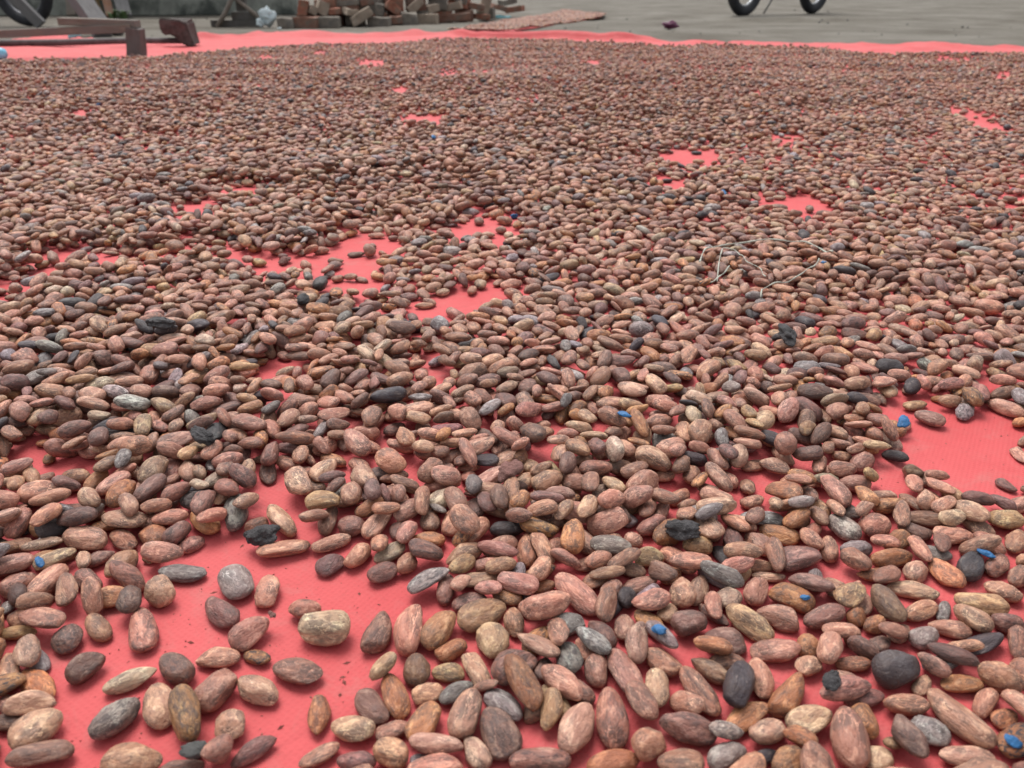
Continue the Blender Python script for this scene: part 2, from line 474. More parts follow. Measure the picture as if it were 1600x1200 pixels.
def build_small_tarp():
    P = [ground(px, py) for px, py in [(702, 50), (761, 40), (850, 26), (880, 18.5), (945, 24), (939, 28.6), (889, 37.6), (801, 51)]]
    bm = bmesh.new()
    vs_ = [bm.verts.new((p[0], p[1], 0.0)) for p in P]
    bm.faces.new(vs_)
    bmesh.ops.triangulate(bm, faces=bm.faces[:])
    bmesh.ops.subdivide_edges(bm, edges=bm.edges[:], cuts=9, use_grid_fill=True)
    w = Wobble(41, 9, dim=2)
    for v in bm.verts:
        v.co.z = 0.010 + 0.002 * w([v.co.x, v.co.y])
    bm.normal_update(); bm.faces.ensure_lookup_table()
    if bm.faces[0].normal.z < 0: bmesh.ops.reverse_faces(bm, faces=bm.faces[:])
    o = bm_obj('tarp', bm, MAT_TARP, smooth=True)
    tag(o, 'small strip of red tarp on the earth between the brick pile and the main tarp', 'tarp')
build_small_tarp()

# ================================================================== BEANS
RES = 0.0016
X0, Y0, X1, Y1 = -4.3, -0.15, 4.3, 6.9
gx = np.arange(X0, X1, RES); gy = np.arange(Y0, Y1, RES)
# coarse evaluation of the tarp surface, then refined
cx = np.linspace(X0, X1, 400); cy = np.linspace(Y0, Y1, 340)
CZ = tarp_z(*np.meshgrid(cx, cy))
ii = np.searchsorted(cy, gy).clip(1, len(cy) - 1); fy = ((gy - cy[ii - 1]) / (cy[1] - cy[0]))[:, None]
rows = CZ[ii - 1] * (1 - fy) + CZ[ii] * fy
jj = np.searchsorted(cx, gx).clip(1, len(cx) - 1); fx = (gx - cx[jj - 1]) / (cx[1] - cx[0])
HF = (rows[:, jj - 1] * (1 - fx) + rows[:, jj] * fx).astype(np.float32)
del rows, CZ

def rot_zyx(yaw, pitch, roll):
    cyw, syw, cp, sp, cr, sr = np.cos(yaw), np.sin(yaw), np.cos(pitch), np.sin(pitch), np.cos(roll), np.sin(roll)
    M = np.empty(np.shape(yaw) + (3, 3))
    M[..., 0, 0] = cyw * cp; M[..., 0, 1] = cyw * sp * sr - syw * cr; M[..., 0, 2] = cyw * sp * cr + syw * sr
    M[..., 1, 0] = syw * cp; M[..., 1, 1] = syw * sp * sr + cyw * cr; M[..., 1, 2] = syw * sp * cr - cyw * sr
    M[..., 2, 0] = -sp; M[..., 2, 1] = cp * sr; M[..., 2, 2] = cp * cr
    return M

def drop(xy, Rm, abc, pen=0.0, limit=None):
    """let ellipsoids fall on the height field; keep the candidate that settles lowest"""
    S = np.einsum('nij,nj,nkj->nik', Rm, abc ** 2, Rm)
    a, b_, d = S[:, 0, 0], S[:, 0, 1], S[:, 1, 1]
    det = a * d - b_ * b_
    ia, ib, id_ = d / det, -b_ / det, a / det
    w0 = ia * S[:, 0, 2] + ib * S[:, 1, 2]; w1 = ib * S[:, 0, 2] + id_ * S[:, 1, 2]
    sch = np.maximum(S[:, 2, 2] - (w0 * S[:, 0, 2] + w1 * S[:, 1, 2]), 1e-10)
    k = int(math.sqrt(max(a.max(), d.max())) / RES) + 1
    ix = np.rint((xy[:, 0] - X0) / RES).astype(int); iy = np.rint((xy[:, 1] - Y0) / RES).astype(int)
    if ix.min() - k < 0 or iy.min() - k < 0 or ix.max() + k >= HF.shape[1] or iy.max() + k >= HF.shape[0]: return None
    off = np.arange(-k, k + 1)
    dx = off[None, :] * RES + (X0 + ix * RES - xy[:, 0])[:, None]
    dy = off[None, :] * RES + (Y0 + iy * RES - xy[:, 1])[:, None]
    q = (ia[:, None] * dx ** 2)[:, None, :] + (id_[:, None] * dy ** 2)[:, :, None] + 2 * ib[:, None, None] * dx[:, None, :] * dy[:, :, None]
    m = (w0[:, None] * dx)[:, None, :] + (w1[:, None] * dy)[:, :, None]
    root = np.sqrt(np.maximum(1 - q, 0) * sch[:, None, None])
    Hp = HF[(iy[:, None] + off)[:, :, None], (ix[:, None] + off)[:, None, :]]
    zc = np.where(q < 1, Hp - m + root, -1).reshape(len(xy), -1).max(1)
    j = int(np.argmin(zc + pen))
    if limit is not None and zc[j] > limit: return None
    sl = (slice(iy[j] - k, iy[j] + k + 1), slice(ix[j] - k, ix[j] + k + 1))
    top = np.where(q[j] < 1, zc[j] + m[j] + root[j], -1)
    HF[sl] = np.maximum(HF[sl], top)
    return j, zc[j]

TINT = {'p': (.400, .226, .160), 't': (.45, .300, .210), 'b': (.315, .178, .125), 'o': (.40, .200, .100), 'v': (.205, .115, .095), 'g': (.255, .240, .235),
        'k': (.050, .047, .054), 'w': (.475, .385, .275), 'y': (.38, .255, .140), 'm': (.38, .200, .095)}
WORD = {'p': 'pinkish-brown', 't': 'pale tan', 'b': 'dull brown', 'o': 'orange-brown', 'v': 'dark purple-brown', 'g': 'grey mouldy', 'k': 'blackened', 'w': 'whitish',
        'y': 'olive-yellow', 'm': 'black-mottled orange'}
NEAR = {'p': 'pinkish', 't': 'tan', 'b': 'brown', 'o': 'rusty', 'v': 'purplish', 'g': 'grey', 'k': 'black', 'w': 'whitish', 'y': 'yellowish', 'm': 'mottled'}
STAIN = {'p': .35, 't': .30, 'b': .5, 'o': .45, 'v': .55, 'g': .55, 'k': .5, 'w': .30, 'y': .35, 'm': 1.0}
def tint_of(t):
    c = np.array(TINT[t]) * 1.58 * max(0.35, rng.normal(1.0, 0.20)) * (1 + rng.normal(0, 0.045, 3))
    s = STAIN[t] * rng.uniform(0.3, 1.3)
    return np.array([*c * min(1.0, 0.76 / c.max()), min(1.0, s)])

beans = []      # dicts: loc, R, abc, tint, type
def keep(loc, Rm, abc, t, **kw):
    beans.append(dict(loc=np.array(loc), R=Rm, abc=np.array(abc), tint=tint_of(t), t=t, var=int(rng.integers(0, 1000)), **kw))

# beans surveyed one by one: two ends of the long axis, width, kind.  Rows are in tenths-of-tile units of each survey square
# (origin and scale first).  '_' before the kind: lies underneath; capital: lies on top.
SURVEY = [
(0, 800, 5, """-30 110 190 60 110 p;-20 240 45 240 80 g;130 170 330 40 90 G;230 150 560 70 150 y;0 320 260 220 120 b;280 260 470 210 100 g;630 40 820 20 100 o;720 120 1030 90 80 o;
1015 50 1350 90 130 p;1090 200 1310 190 190 o;850 170 1070 270 150 b;490 180 850 260 200 p;670 420 900 310 120 v;830 500 1080 310 200 P;1110 380 1390 270 110 o;1400 290 1600 220 130 b;
280 380 640 270 110 o;300 450 640 300 80 t;-40 460 260 370 150 p;0 640 290 490 170 b;210 720 560 420 190 P;450 680 580 590 100 _k;570 480 790 590 170 b;750 690 1050 640 170 o;
1120 620 1370 620 240 t;1230 470 1620 480 160 g;-30 780 120 710 100 g;40 880 290 780 160 p;0 960 300 930 110 y;410 1080 640 900 210 v;690 800 840 1010 190 b;1110 740 1120 1080 260 b"""),
(0, 1000, 5, """180 50 370 240 170 g;30 410 110 90 180 p;510 300 810 110 210 v;110 310 470 420 190 o;-20 450 110 550 120 p;-60 680 200 590 150 v;70 820 490 570 270 t;800 390 1230 220 160 w;
1250 150 1510 300 240 b;710 760 1090 460 230 g;1260 320 1240 690 280 t;1520 380 1500 830 245 M;790 1010 1280 890 280 p;1230 1000 1590 940 150 v;1470 870 1590 860 80 k"""),
(320, 800, 5, """-110 0 100 150 180 o;270 -150 220 150 210 g;320 150 510 80 140 p;480 -40 700 190 140 T;400 330 830 250 110 p;830 290 1150 200 120 p;910 180 1010 -50 130 p;1030 100 1220 170 170 b;
1240 200 1460 -20 150 p;1440 140 1600 160 160 v;860 460 1110 360 160 V;1100 420 1290 260 160 p;1330 400 1570 260 130 w;1270 510 1510 440 150 V;1530 480 1640 330 150 p;110 500 380 590 270 g;
450 740 530 490 200 p;0 690 250 870 220 v;200 1050 500 830 220 p;650 760 910 770 180 p;730 910 1140 890 280 w;1280 1100 1440 790 210 b;1640 700 1540 1120 220 p"""),
(320, 1000, 5, """-70 170 280 110 180 p;280 110 510 150 120 m;-60 540 220 240 220 p;260 300 570 470 230 t;520 220 920 270 200 p;90 760 300 570 240 t;60 1000 260 740 260 P;200 980 560 750 150 v;
980 700 1330 700 220 t;1180 400 1410 640 220 v;1370 270 1570 590 180 o;740 1000 1060 820 120 b;1020 960 1340 960 180 v;1300 850 1590 950 270 y;1350 760 1590 650 160 _p"""),
(640, 800, 5, """160 -20 150 160 160 p;300 180 410 -60 170 p;340 180 600 90 150 b;590 130 870 70 140 K;830 0 930 130 100 _t;0 210 280 230 120 o;280 400 570 260 170 p;0 400 310 380 180 V;
620 310 880 200 170 P;500 430 720 400 120 p;720 520 800 350 100 p;920 160 910 430 160 p;960 180 1110 370 110 p;1080 220 1200 330 180 _b;1220 140 1330 380 180 O;1220 80 1470 330 130 p;
930 70 1080 80 150 p;1080 100 1250 50 130 p;1280 430 1540 380 130 p;1450 200 1600 300 180 p;910 510 1170 390 100 m;370 560 720 500 130 t;280 460 290 720 150 v;750 610 900 430 110 g;
300 720 590 640 140 v;930 570 1160 570 110 o;880 540 920 660 50 k;1140 460 1490 820 190 P;1370 600 1550 450 150 p;1480 650 1620 500 150 b;370 870 740 680 230 Y;640 640 880 700 130 o;
800 740 830 980 160 p;870 780 1080 680 170 _p;910 900 1270 640 210 P;1100 930 1360 840 180 g;650 860 650 1150 270 t;870 1060 1140 930 170 m;1390 850 1580 1080 190 v;1500 760 1640 700 110 k;310 820 80 1100 230 O"""),
(640, 1000, 5, """60 100 40 370 210 y;200 130 450 20 150 _o;170 250 430 260 160 y;440 100 600 380 150 t;620 260 960 100 260 v;770 210 1000 580 160 O;890 570 1040 480 180 _b;1220 0 1210 310 210 G;
950 220 1130 240 150 _v;1320 0 1450 110 120 p;1440 90 1420 350 180 b;1490 90 1840 450 190 P;1030 330 1200 620 130 y;1150 320 1450 470 170 b;0 470 230 360 180 p;230 500 500 340 130 g;
10 800 230 500 230 o;350 780 530 390 240 P;600 400 870 620 220 g;600 580 810 990 320 V;430 750 600 1020 190 t;1220 890 1400 480 270 p;1560 350 1600 850 210 b;780 990 1260 930 230 v;0 950 270 990 160 g;1380 1010 1800 930 230 o"""),
(960, 800, 5, """0 20 170 100 120 g;180 160 410 50 150 p;420 90 670 130 110 _p;560 40 800 40 150 g;30 220 200 220 180 p;680 170 840 170 140 b;840 40 1110 140 130 t;900 80 950 340 160 V;
970 30 1330 70 70 g;1010 180 1270 330 150 b;1120 130 1450 220 160 o;1470 220 1600 100 130 p;1340 0 1530 100 160 p;530 270 770 270 180 y;150 350 390 350 170 y;380 290 710 470 120 P;
750 290 940 420 130 k;620 360 900 590 130 g;950 400 1260 430 110 p;870 480 1060 510 170 y;1240 340 1600 380 200 v;-20 420 260 470 130 p;360 520 520 480 130 o;50 570 350 520 110 p;
740 480 690 710 160 t;170 650 400 650 210 g;410 640 630 680 210 P;0 700 160 700 170 k;780 680 1000 680 190 w;1060 720 1160 500 190 p;1070 500 1340 520 90 t;1200 600 1550 720 190 o;
1450 480 1600 520 160 g;640 690 900 900 110 v;850 780 1250 960 190 y;1110 760 1450 880 190 P;150 780 420 960 150 o;440 880 730 880 220 v;60 790 100 1010 170 p;170 870 150 1220 140 T;
650 960 990 1060 200 v;1000 1020 1390 1040 190 p;1420 950 1560 1120 170 o;330 800 500 780 150 _t;1480 880 1810 780 180 v"""),
(960, 1000, 5, """230 100 520 260 200 p;320 190 390 530 200 t;500 220 820 570 190 b;590 150 900 330 150 t;1020 180 900 530 270 K;1090 130 1200 460 200 p;860 700 1200 490 160 o;1200 570 1430 240 140 m;
1010 800 1290 640 250 t;1300 620 1650 560 260 t;350 620 800 770 240 b;150 960 430 690 260 p;420 980 680 890 180 t;730 980 1020 830 230 g;1030 980 1270 870 150 _k;1170 980 1480 880 230 o;1350 750 1600 900 150 m;1440 250 1600 120 190 t"""),
(1280, 800, 5, """70 60 320 200 170 g;310 100 570 120 210 p;590 50 1020 60 110 p;610 110 880 190 150 v;840 160 1160 190 130 p;480 220 720 220 160 o;400 370 730 350 170 o;60 190 90 400 150 p;
160 300 420 290 150 g;750 290 1040 360 120 g;1150 170 1420 310 130 p;1110 60 1370 180 120 p;1320 60 1600 70 170 y;1420 220 1600 200 190 p;1070 430 1300 430 230 k;1300 430 1490 400 190 b;
1430 490 1600 480 190 p;300 480 640 530 130 o;520 590 940 630 140 T;650 470 850 450 180 t;830 380 1130 580 170 O;370 570 620 880 200 P;170 760 340 800 190 o;300 680 420 780 120 _p;
660 810 930 740 160 p;1050 680 1480 750 170 y;1280 570 1590 660 140 p;920 790 1050 770 100 _g;1040 740 1350 900 180 P;1340 820 1600 920 170 v;850 880 1200 950 150 p;330 880 510 880 160 o;
0 560 200 650 150 b;190 620 300 650 100 p;530 960 720 930 160 p;680 960 940 950 180 g;1000 1000 1390 960 180 k;40 990 160 970 120 v;180 960 330 960 160 p;350 990 540 970 150 v"""),
(1280, 1000, 5, """120 190 410 190 130 o;410 240 800 200 300 K;800 200 1130 160 70 g;830 60 1240 190 90 v;40 310 320 330 170 t;150 430 480 440 160 v;260 470 380 740 220 m;90 500 260 990 310 P;
340 870 580 990 200 t;490 480 870 540 180 p;760 430 840 270 150 t;920 300 1280 330 170 o;1230 220 1600 350 230 p;570 610 760 1000 230 V;720 640 1020 800 240 g;900 390 1360 880 270 P;
1230 600 1360 370 160 p;1340 620 1560 600 170 o;920 880 1390 960 200 t;1400 850 1700 700 270 m;370 790 530 790 150 y;1200 970 1450 1000 130 p"""),
]
SURVEY_MID = [
(0, 400, 2.857, """820 350 930 410 70 w;870 280 890 350 70 k;650 470 770 500 80 g;720 560 850 530 50 g;1110 510 1220 510 60 k;380 560 550 560 50 w;990 600 1150 620 60 w;1010 510 1120 530 70 y;
230 670 400 740 90 t;1380 190 1480 240 40 k;1140 300 1270 300 45 k;1110 330 1235 335 45 g;150 400 230 400 60 g;280 480 410 450 60 k;130 520 320 510 80 g;1190 860 1180 1000 120 v;
1440 770 1500 860 100 t;1350 940 1510 960 80 t;1360 1080 1540 1050 70 y;1230 960 1330 950 110 p;1420 1110 1571 1110 80 p;670 920 850 900 110 p;530 900 730 890 70 p;420 1040 590 1040 60 o;
590 1060 730 1050 90 v;930 330 1070 320 95 p;850 500 940 480 90 p;550 500 650 440 70 o"""),
(500, 400, 2.857, """230 580 390 570 75 o;240 630 370 630 50 k;480 660 580 640 110 v;330 660 445 670 60 p;380 790 505 790 60 p;500 580 630 570 60 p;750 850 810 720 80 p;850 760 880 890 90 p;
940 710 1075 715 65 v;1095 660 1185 660 70 g;1315 740 1395 740 60 o;1045 1100 1250 1130 80 t;640 1090 810 1140 110 v;1410 270 1485 260 50 g;740 900 640 960 60 k;730 1000 630 1020 70 g;
790 1090 930 1050 70 o;900 1030 990 1030 90 t;1030 850 1140 850 90 p;650 290 770 290 55 p;570 230 670 225 45 p;1320 420 1340 540 70 v;1360 520 1460 520 80 y;1470 390 1570 410 100 p"""),
(1050, 400, 2.857, """360 820 505 820 75 k;420 390 575 370 60 k;1025 600 1140 600 65 k;770 650 860 660 70 k;1030 670 1140 665 50 t;835 920 950 940 70 y;950 860 1085 880 80 k;1000 770 1150 780 55 p;
1210 680 1310 690 50 p;1310 690 1420 710 50 g;1410 870 1555 860 60 p;60 1130 200 1130 100 g;300 1090 405 1090 75 p;430 1090 535 1095 60 t;385 1020 520 1020 65 o;1090 1010 1265 1010 60 p;
1150 980 1295 970 50 p;1265 1050 1345 1060 80 v;1090 1060 1290 1170 70 p;690 1060 850 1150 100 p;890 1080 1030 1110 90 o;330 870 350 1000 85 p;300 930 260 1040 75 t;180 900 310 820 80 v;
390 960 485 960 60 t;370 890 500 895 55 p;740 910 760 1000 65 p;490 645 500 765 65 t;590 750 700 770 60 y;300 630 400 630 55 t;160 560 275 610 80 p;1330 200 1430 200 45 y"""),
]
def read_survey(S):
    out = []
    for ox, oy, sc, txt in S:
        for row in txt.replace('\n', '').split(';'):
            f = row.split()
            if len(f) != 6: continue
            x1, y1, x2, y2, w = [float(v) / sc for v in f[:5]]
            out.append((ox + (x1 + x2) / 2, oy + (y1 + y2) / 2, np.array([x2 - x1, y2 - y1]) / 2, w / 2, f[5]))
    return out
NC = 2600
cand_ba = rng.uniform(0.42, 0.80, NC); cand_cb = rng.uniform(0.55, 0.95, NC)
cand_yaw = rng.uniform(0, math.pi, NC); cand_pitch = rng.normal(0, R(9), NC); cand_roll = rng.normal(0, R(22), NC)
CR = rot_zyx(cand_yaw, cand_pitch, cand_roll)
Cabc = np.stack([np.ones(NC), cand_ba, cand_ba * cand_cb], -1)
CS = np.einsum('nij,nj,nkj->nik', CR, Cabc ** 2, CR)
cand_pen = 0.10 * (cand_pitch / R(12)) ** 2 + 0.05 * (cand_roll / R(30)) ** 2
def solve(cx_, cy_, e, hw):
    P = ground(cx_, cy_, 0.014)
    eps = 1e-5
    J = np.zeros((2, 3))
    base = to_px(*P)
    for k in range(3):
        Q = P.copy(); Q[k] += eps
        q = to_px(*Q); J[0, k] = (q[0] - base[0]) / eps; J[1, k] = (q[1] - base[1]) / eps
    A = np.linalg.norm(e); u = e / max(A, 1e-6); v = np.array([-u[1], u[0]])
    M = A * A * np.outer(u, u) + hw * hw * np.outer(v, v)
    PM = np.einsum('ai,nij,bj->nab', J, CS, J)
    s = np.clip(np.sqrt((PM * M).sum((1, 2)) / (PM * PM).sum((1, 2))), 0.0075, 0.0165)
    err = np.sqrt(((PM * s[:, None, None] ** 2 - M) ** 2).sum((1, 2))) / np.linalg.norm(M) + cand_pen
    j = int(np.argmin(err))
    return cand_yaw[j], cand_pitch[j], cand_roll[j], Cabc[j] * s[j]
def place_surveyed(rows):
    for cx_, cy_, e, hw, code in rows:
        t = code.strip('_').lower()
        yaw, pit, rol, abc = solve(cx_, cy_, e, hw)
        z = abc[2] + 0.009
        for it in range(2):
            n = 1 if it == 0 else 60
            P = ground(cx_, cy_, z)
            jit = np.zeros((n, 2)); dy = np.zeros(n); dp = np.zeros(n); dr = np.zeros(n); sc = np.ones(n)
            if it:
                jit[1:] = rng.normal(0, 0.0024, (n - 1, 2)); dy[1:] = rng.normal(0, R(7), n - 1); dp[1:] = rng.normal(0, R(13), n - 1)
                dr[1:] = rng.normal(0, R(14), n - 1); sc[1:] = rng.uniform(0.93, 1.03, n - 1)
            Rm = rot_zyx(yaw + dy, pit + dp, rol + dr)
            ab = abc[None] * sc[:, None]
            pen = 0.35 * np.linalg.norm(jit, axis=1) + 0.010 * (1 - sc)
            if it == 0:
                ix = int((P[0] - X0) / RES); iy = int((P[1] - Y0) / RES); k = 4
                z = float(np.median(HF[max(iy - k, 0):iy + k, ix - k:ix + k])) + abc[2] * 0.95
                continue
            r = drop(P[None, :2] + jit, Rm, ab, pen)
            if r is None: continue
            j, zc = r
            keep((P[0] + jit[j, 0], P[1] + jit[j, 1], zc), Rm[j], ab[j], t, hand=True, code=code)

rows = read_survey(SURVEY)
for f in (lambda c: c[0] == '_', lambda c: c.islower() and c[0] != '_', lambda c: c.isupper()):
    place_surveyed([r for r in rows if f(r[4])])

# --- bare patches of tarp (surveyed outlines)
def ell(cx_, cy_, rx, ry):
    return [(cx_ + rx * math.cos(a) * (1 + .15 * math.sin(3 * a + cx_)), cy_ + ry * math.sin(a)) for a in np.linspace(0, 6.283, 14)[:-1]]
def from_mid(pts, ox=1050, oy=400, sc=2.857): return [(ox + x / sc, oy + y / sc) for x, y in pts]
BARE = [
 [(390, 740), (470, 765), (500, 800), (490, 830), (380, 835)], ell(415, 600, 48, 20), ell(72, 722, 44, 14),
 [(330, 380), (400, 388), (470, 405), (520, 395), (530, 365), (570, 360), (635, 372), (632, 395), (592, 410), (602, 440), (612, 482), (590, 484), (540, 472), (508, 458), (500, 430), (440, 427), (400, 432), (350, 402)],
 [(695, 350), (740, 336), (800, 343), (825, 358), (790, 370), (740, 377), (685, 370)],
 [(630, 460), (690, 465), (730, 453), (785, 453), (805, 465), (770, 482), (720, 502), (690, 522), (648, 522), (648, 490)],
 ell(95, 408, 62, 12), ell(15, 462, 42, 14), ell(170, 410, 42, 9), ell(66, 440, 34, 10), ell(5, 500, 22, 10), ell(250, 405, 40, 6), ell(300, 392, 34, 6),
 [(272, 325), (300, 317), (348, 322), (332, 337), (290, 347), (268, 342)], [(338, 290), (372, 291), (428, 300), (400, 310), (348, 304)],
 [(1165, 323), (1200, 303), (1250, 300), (1292, 311), (1314, 338), (1270, 337), (1220, 327)],
 ell(1230, 219, 27, 10), ell(1085, 246, 42, 13), ell(1042, 287, 45, 8), [(1474, 166), (1510, 172), (1560, 182), (1596, 203), (1550, 204), (1516, 192)],
 ell(1567, 119, 15, 5), ell(664, 188, 31, 9), ell(622, 142, 15, 5), ell(582, 98, 20, 5.5), ell(700, 116, 17, 6), ell(130, 179, 28, 4.5), ell(820, 158, 32, 3.5), ell(925, 97, 17, 3),
 ell(1582, 320, 26, 5), ell(1400, 293, 30, 5), ell(845, 672, 32, 12), ell(948, 655, 22, 15), ell(610, 686, 24, 11), ell(650, 757, 22, 13), ell(538, 748, 9, 18), ell(670, 585, 17, 17),
 ell(750, 684, 13, 14), ell(858, 714, 11, 9), ell(480, 497, 12, 7), ell(370, 308, 12, 4), ell(230, 600, 14, 6), ell(540, 300, 14, 4), ell(505, 205, 16, 3.5), ell(1175, 225, 10, 3), ell(1440, 220, 12, 3.5),
 ell(1180, 145, 9, 3), ell(1330, 110, 14, 3), ell(415, 90, 14, 3), ell(500, 82, 16, 2.5), ell(1500, 92, 40, 3), ell(330, 180, 12, 3), ell(955, 180, 12, 3), ell(1250, 170, 12, 3),
 from_mid([(900, 690), (1000, 720), (1140, 700), (1140, 610), (1190, 610), (1190, 690), (1300, 720), (1440, 740), (1450, 790), (1560, 790), (1600, 830), (1420, 870), (1420, 900), (1600, 940), (1480, 990), (1510, 1030),
           (1400, 1080), (1380, 1130), (1300, 1140), (1340, 1090), (1290, 960), (1150, 960), (1090, 1000), (1040, 1050), (960, 1000), (900, 1010), (880, 960), (960, 970), (1030, 920), (1120, 900), (1130, 830), (1200, 790), (1160, 770), (1000, 770)]),
 [(1375, 640), (1440, 618), (1560, 655), (1612, 690), (1600, 765), (1530, 792), (1488, 762), (1500, 740), (1440, 738), (1375, 690)],
 from_mid([(510, 850), (580, 838), (600, 875), (720, 885), (780, 905), (760, 935), (700, 960), (690, 900), (560, 880)]),
 from_mid([(290, 1050), (380, 1010), (510, 980), (500, 1040), (420, 1060), (430, 1110), (400, 1130), (290, 1160), (210, 1140)]),
]
def inside(px, py, poly):
    poly = np.asarray(poly); r = np.zeros(len(px), bool); j = len(poly) - 1
    for i in range(len(poly)):
        xi, yi = poly[i]; xj, yj = poly[j]
        c = ((yi > py) != (yj > py)) & (px < (xj - xi) * (py - yi) / (yj - yi + 1e-12) + xi)
        r ^= c; j = i
    return r
def grow(poly, k):
    p = np.asarray(poly); c = p.mean(0); return c + (p - c) * k
rg1, rg2 = Wobble(53, 45, dim=2), Wobble(54, 45, dim=2)
hw1, hw2 = Wobble(51, 9, dim=2), Wobble(52, 3.0, dim=2)
KINDS = np.array(list('pbtovgkwym')); KP = np.array([.46, .14, .125, .075, .105, .048, .022, .014, .026, .022]); KP /= KP.sum()

OPEN = [[(300, 800), (500, 800), (640, 905), (690, 910), (705, 950), (600, 965), (575, 1050), (520, 1085), (520, 1150), (600, 1215), (-20, 1215), (-20, 1165), (95, 1105), (55, 1010), (60, 965), (130, 935), (250, 935), (225, 870), (270, 845)],
        [(1290, 880), (1362, 868), (1355, 905), (1345, 934), (1305, 918)], [(1455, 922), (1505, 925), (1480, 950)], [(800, 1118), (885, 1105), (885, 1175), (812, 1185)], [(665, 1138), (722, 1150), (710, 1210), (665, 1195)],
        [(1045, 1085), (1122, 1108), (1135, 1165), (1085, 1175), (1045, 1112)], [(1005, 1075), (1062, 1108), (1042, 1135), (1008, 1145)], [(1238, 1076), (1284, 1082), (1262, 1104)]]
SURVEYED = [(-10, 806), (1610, 806), (1610, 1212), (-10, 1212)]
def scatter(n, y0, y1, cands, hmax, region=None, low=False):
    # uniform over the strip
    y = rng.uniform(y0, y1, int(n * 1.0)); x = rng.uniform(-1, 1, len(y)) * (0.61 * y1 + 0.24)
    ok = np.abs(x) < 0.61 * np.maximum(y, 0.02) + 0.24
    x, y = x[ok], y[ok]
    px, py, dz = to_px(x, y, np.full_like(x, 0.022))
    if region is None:
        ok = (py > np.interp(px, BEAN_EDGE[:, 0], BEAN_EDGE[:, 1])) & (dz > 0) | (dz <= 0)
        surveyed = (dz > 0) & (py > 806) & (py < 1300) & (px > -50) & (px < 1650)
        ok &= ~surveyed
        gpx, gpy, _ = to_px(x, y, np.full_like(x, 0.010))
        rag = 0.022 * (gpy + 20); p2 = np.stack([x, y], -1)
        gpx = gpx + rag * rg1(p2); gpy = gpy + 0.6 * rag * rg2(p2)
        tpx, tpy, _ = to_px(x, y, np.full_like(x, 0.017))
        bare = np.zeros(len(x), bool); near = np.zeros(len(x), bool)
        for poly in BARE:
            q = np.asarray(poly)
            ext = q.max(0) - q.min(0); half = 0.032 * (q[:, 1].mean() + 20)
            k_ = min(1.7, 1 + 0.30 * half / (0.5 * ext[0])); G = grow(poly, k_)
            bare |= inside(gpx, gpy, G) | inside(tpx, tpy, G); near |= inside(gpx, gpy, grow(poly, k_ + 0.25))
        loose = rng.random(len(x)) < 0.085
        ok &= ~bare | loose
    else:
        ok = inside(px, py, region); near = np.zeros(len(x), bool); bare = near
        if low:
            for poly in OPEN + BARE: ok &= ~inside(px, py, grow(poly, 1.06))
    idx = np.nonzero(ok)[0]
    lim = hmax * (0.95 + 0.42 * np.tanh(hw2(np.stack([x, y], -1))) + 0.22 * hw1(np.stack([x, y], -1)))
    lim = np.full(len(x), hmax) if low else np.where(near | bare, 0.0075, np.maximum(lim, 0.0085))
    got = 0
    for i in idx:
        a = np.clip(rng.normal(0.0118 if low else (0.0103 if y1 < 1.75 else 0.0095), 0.0016), 0.0072, 0.0155)
        b = a * np.clip(rng.normal(0.57, 0.075), 0.40, 0.82); c = b * np.clip(rng.normal(0.68, 0.09), 0.45, 0.92)
        abc = np.repeat([[a, b, c]], cands, 0)
        yaw = rng.uniform(0, 6.283, cands); pit = rng.normal(0, R(15), cands); rol = rng.normal(0, R(24), cands)
        pit[0] = rol[0] = 0
        xy = np.array([[x[i], y[i]]]) + rng.normal(0, 0.005 if cands > 6 else 0.0045, (cands, 2))
        if bare[i]: xy[:] = [[x[i], y[i]]]
        Rm = rot_zyx(yaw, pit, rol)
        base = 0.0105 if region is None or low else 0.019
        r = drop(xy, Rm, abc, 0.0, base + lim[i])
        if r is None: continue
        j, zc = r
        keep((xy[j, 0], xy[j, 1], zc), Rm[j], abc[0], str(rng.choice(KINDS, p=KP)), hand=False, code='')
        got += 1
    return got
def strip_area(y0, y1): return 2 * (0.61 * y1 + 0.24) * (y1 - y0)
counts = [scatter(11500, 0.15, 0.56, 14, .0080, SURVEYED, True)]
for y0, y1, dens, cands, hm in ((-0.05, 0.45, 6800, 12, .016), (0.45, 0.8, 13500, 12, .0165), (0.8, 1.2, 12000, 8, .0185), (1.2, 1.7, 9500, 4, .0195), (1.7, 2.3, 7000, 3, .019),
                                (2.3, 3.2, 5000, 3, .019), (3.2, 4.5, 4000, 2, .018), (4.5, 6.7, 2700, 2, .017)):
    counts.append(scatter(strip_area(y0, y1) * dens, y0, y1, cands, hm))
def far_strip(n):
    # thin layer on the small tarp beyond, no heap there
    P = np.array([ground(*p) for p in PATCH2]); lo, hi = P.min(0), P.max(0)
    x = rng.uniform(lo[0], hi[0], n); y = rng.uniform(lo[1], hi[1], n)
    for i in np.nonzero(inside(x, y, P[:, :2]))[0]:
        a = rng.normal(0.0122, 0.0015)
        keep((x[i], y[i], 0.017 + 0.006 * rng.random() + 0.004 * hw1([x[i], y[i]])), rot_zyx(np.array(rng.uniform(0, 6.28)), np.array(rng.normal(0, .2)), np.array(rng.normal(0, .3))),
             (a, a * .56, a * .42), str(rng.choice(KINDS, p=KP)), hand=False, code='')
far_strip(38000)
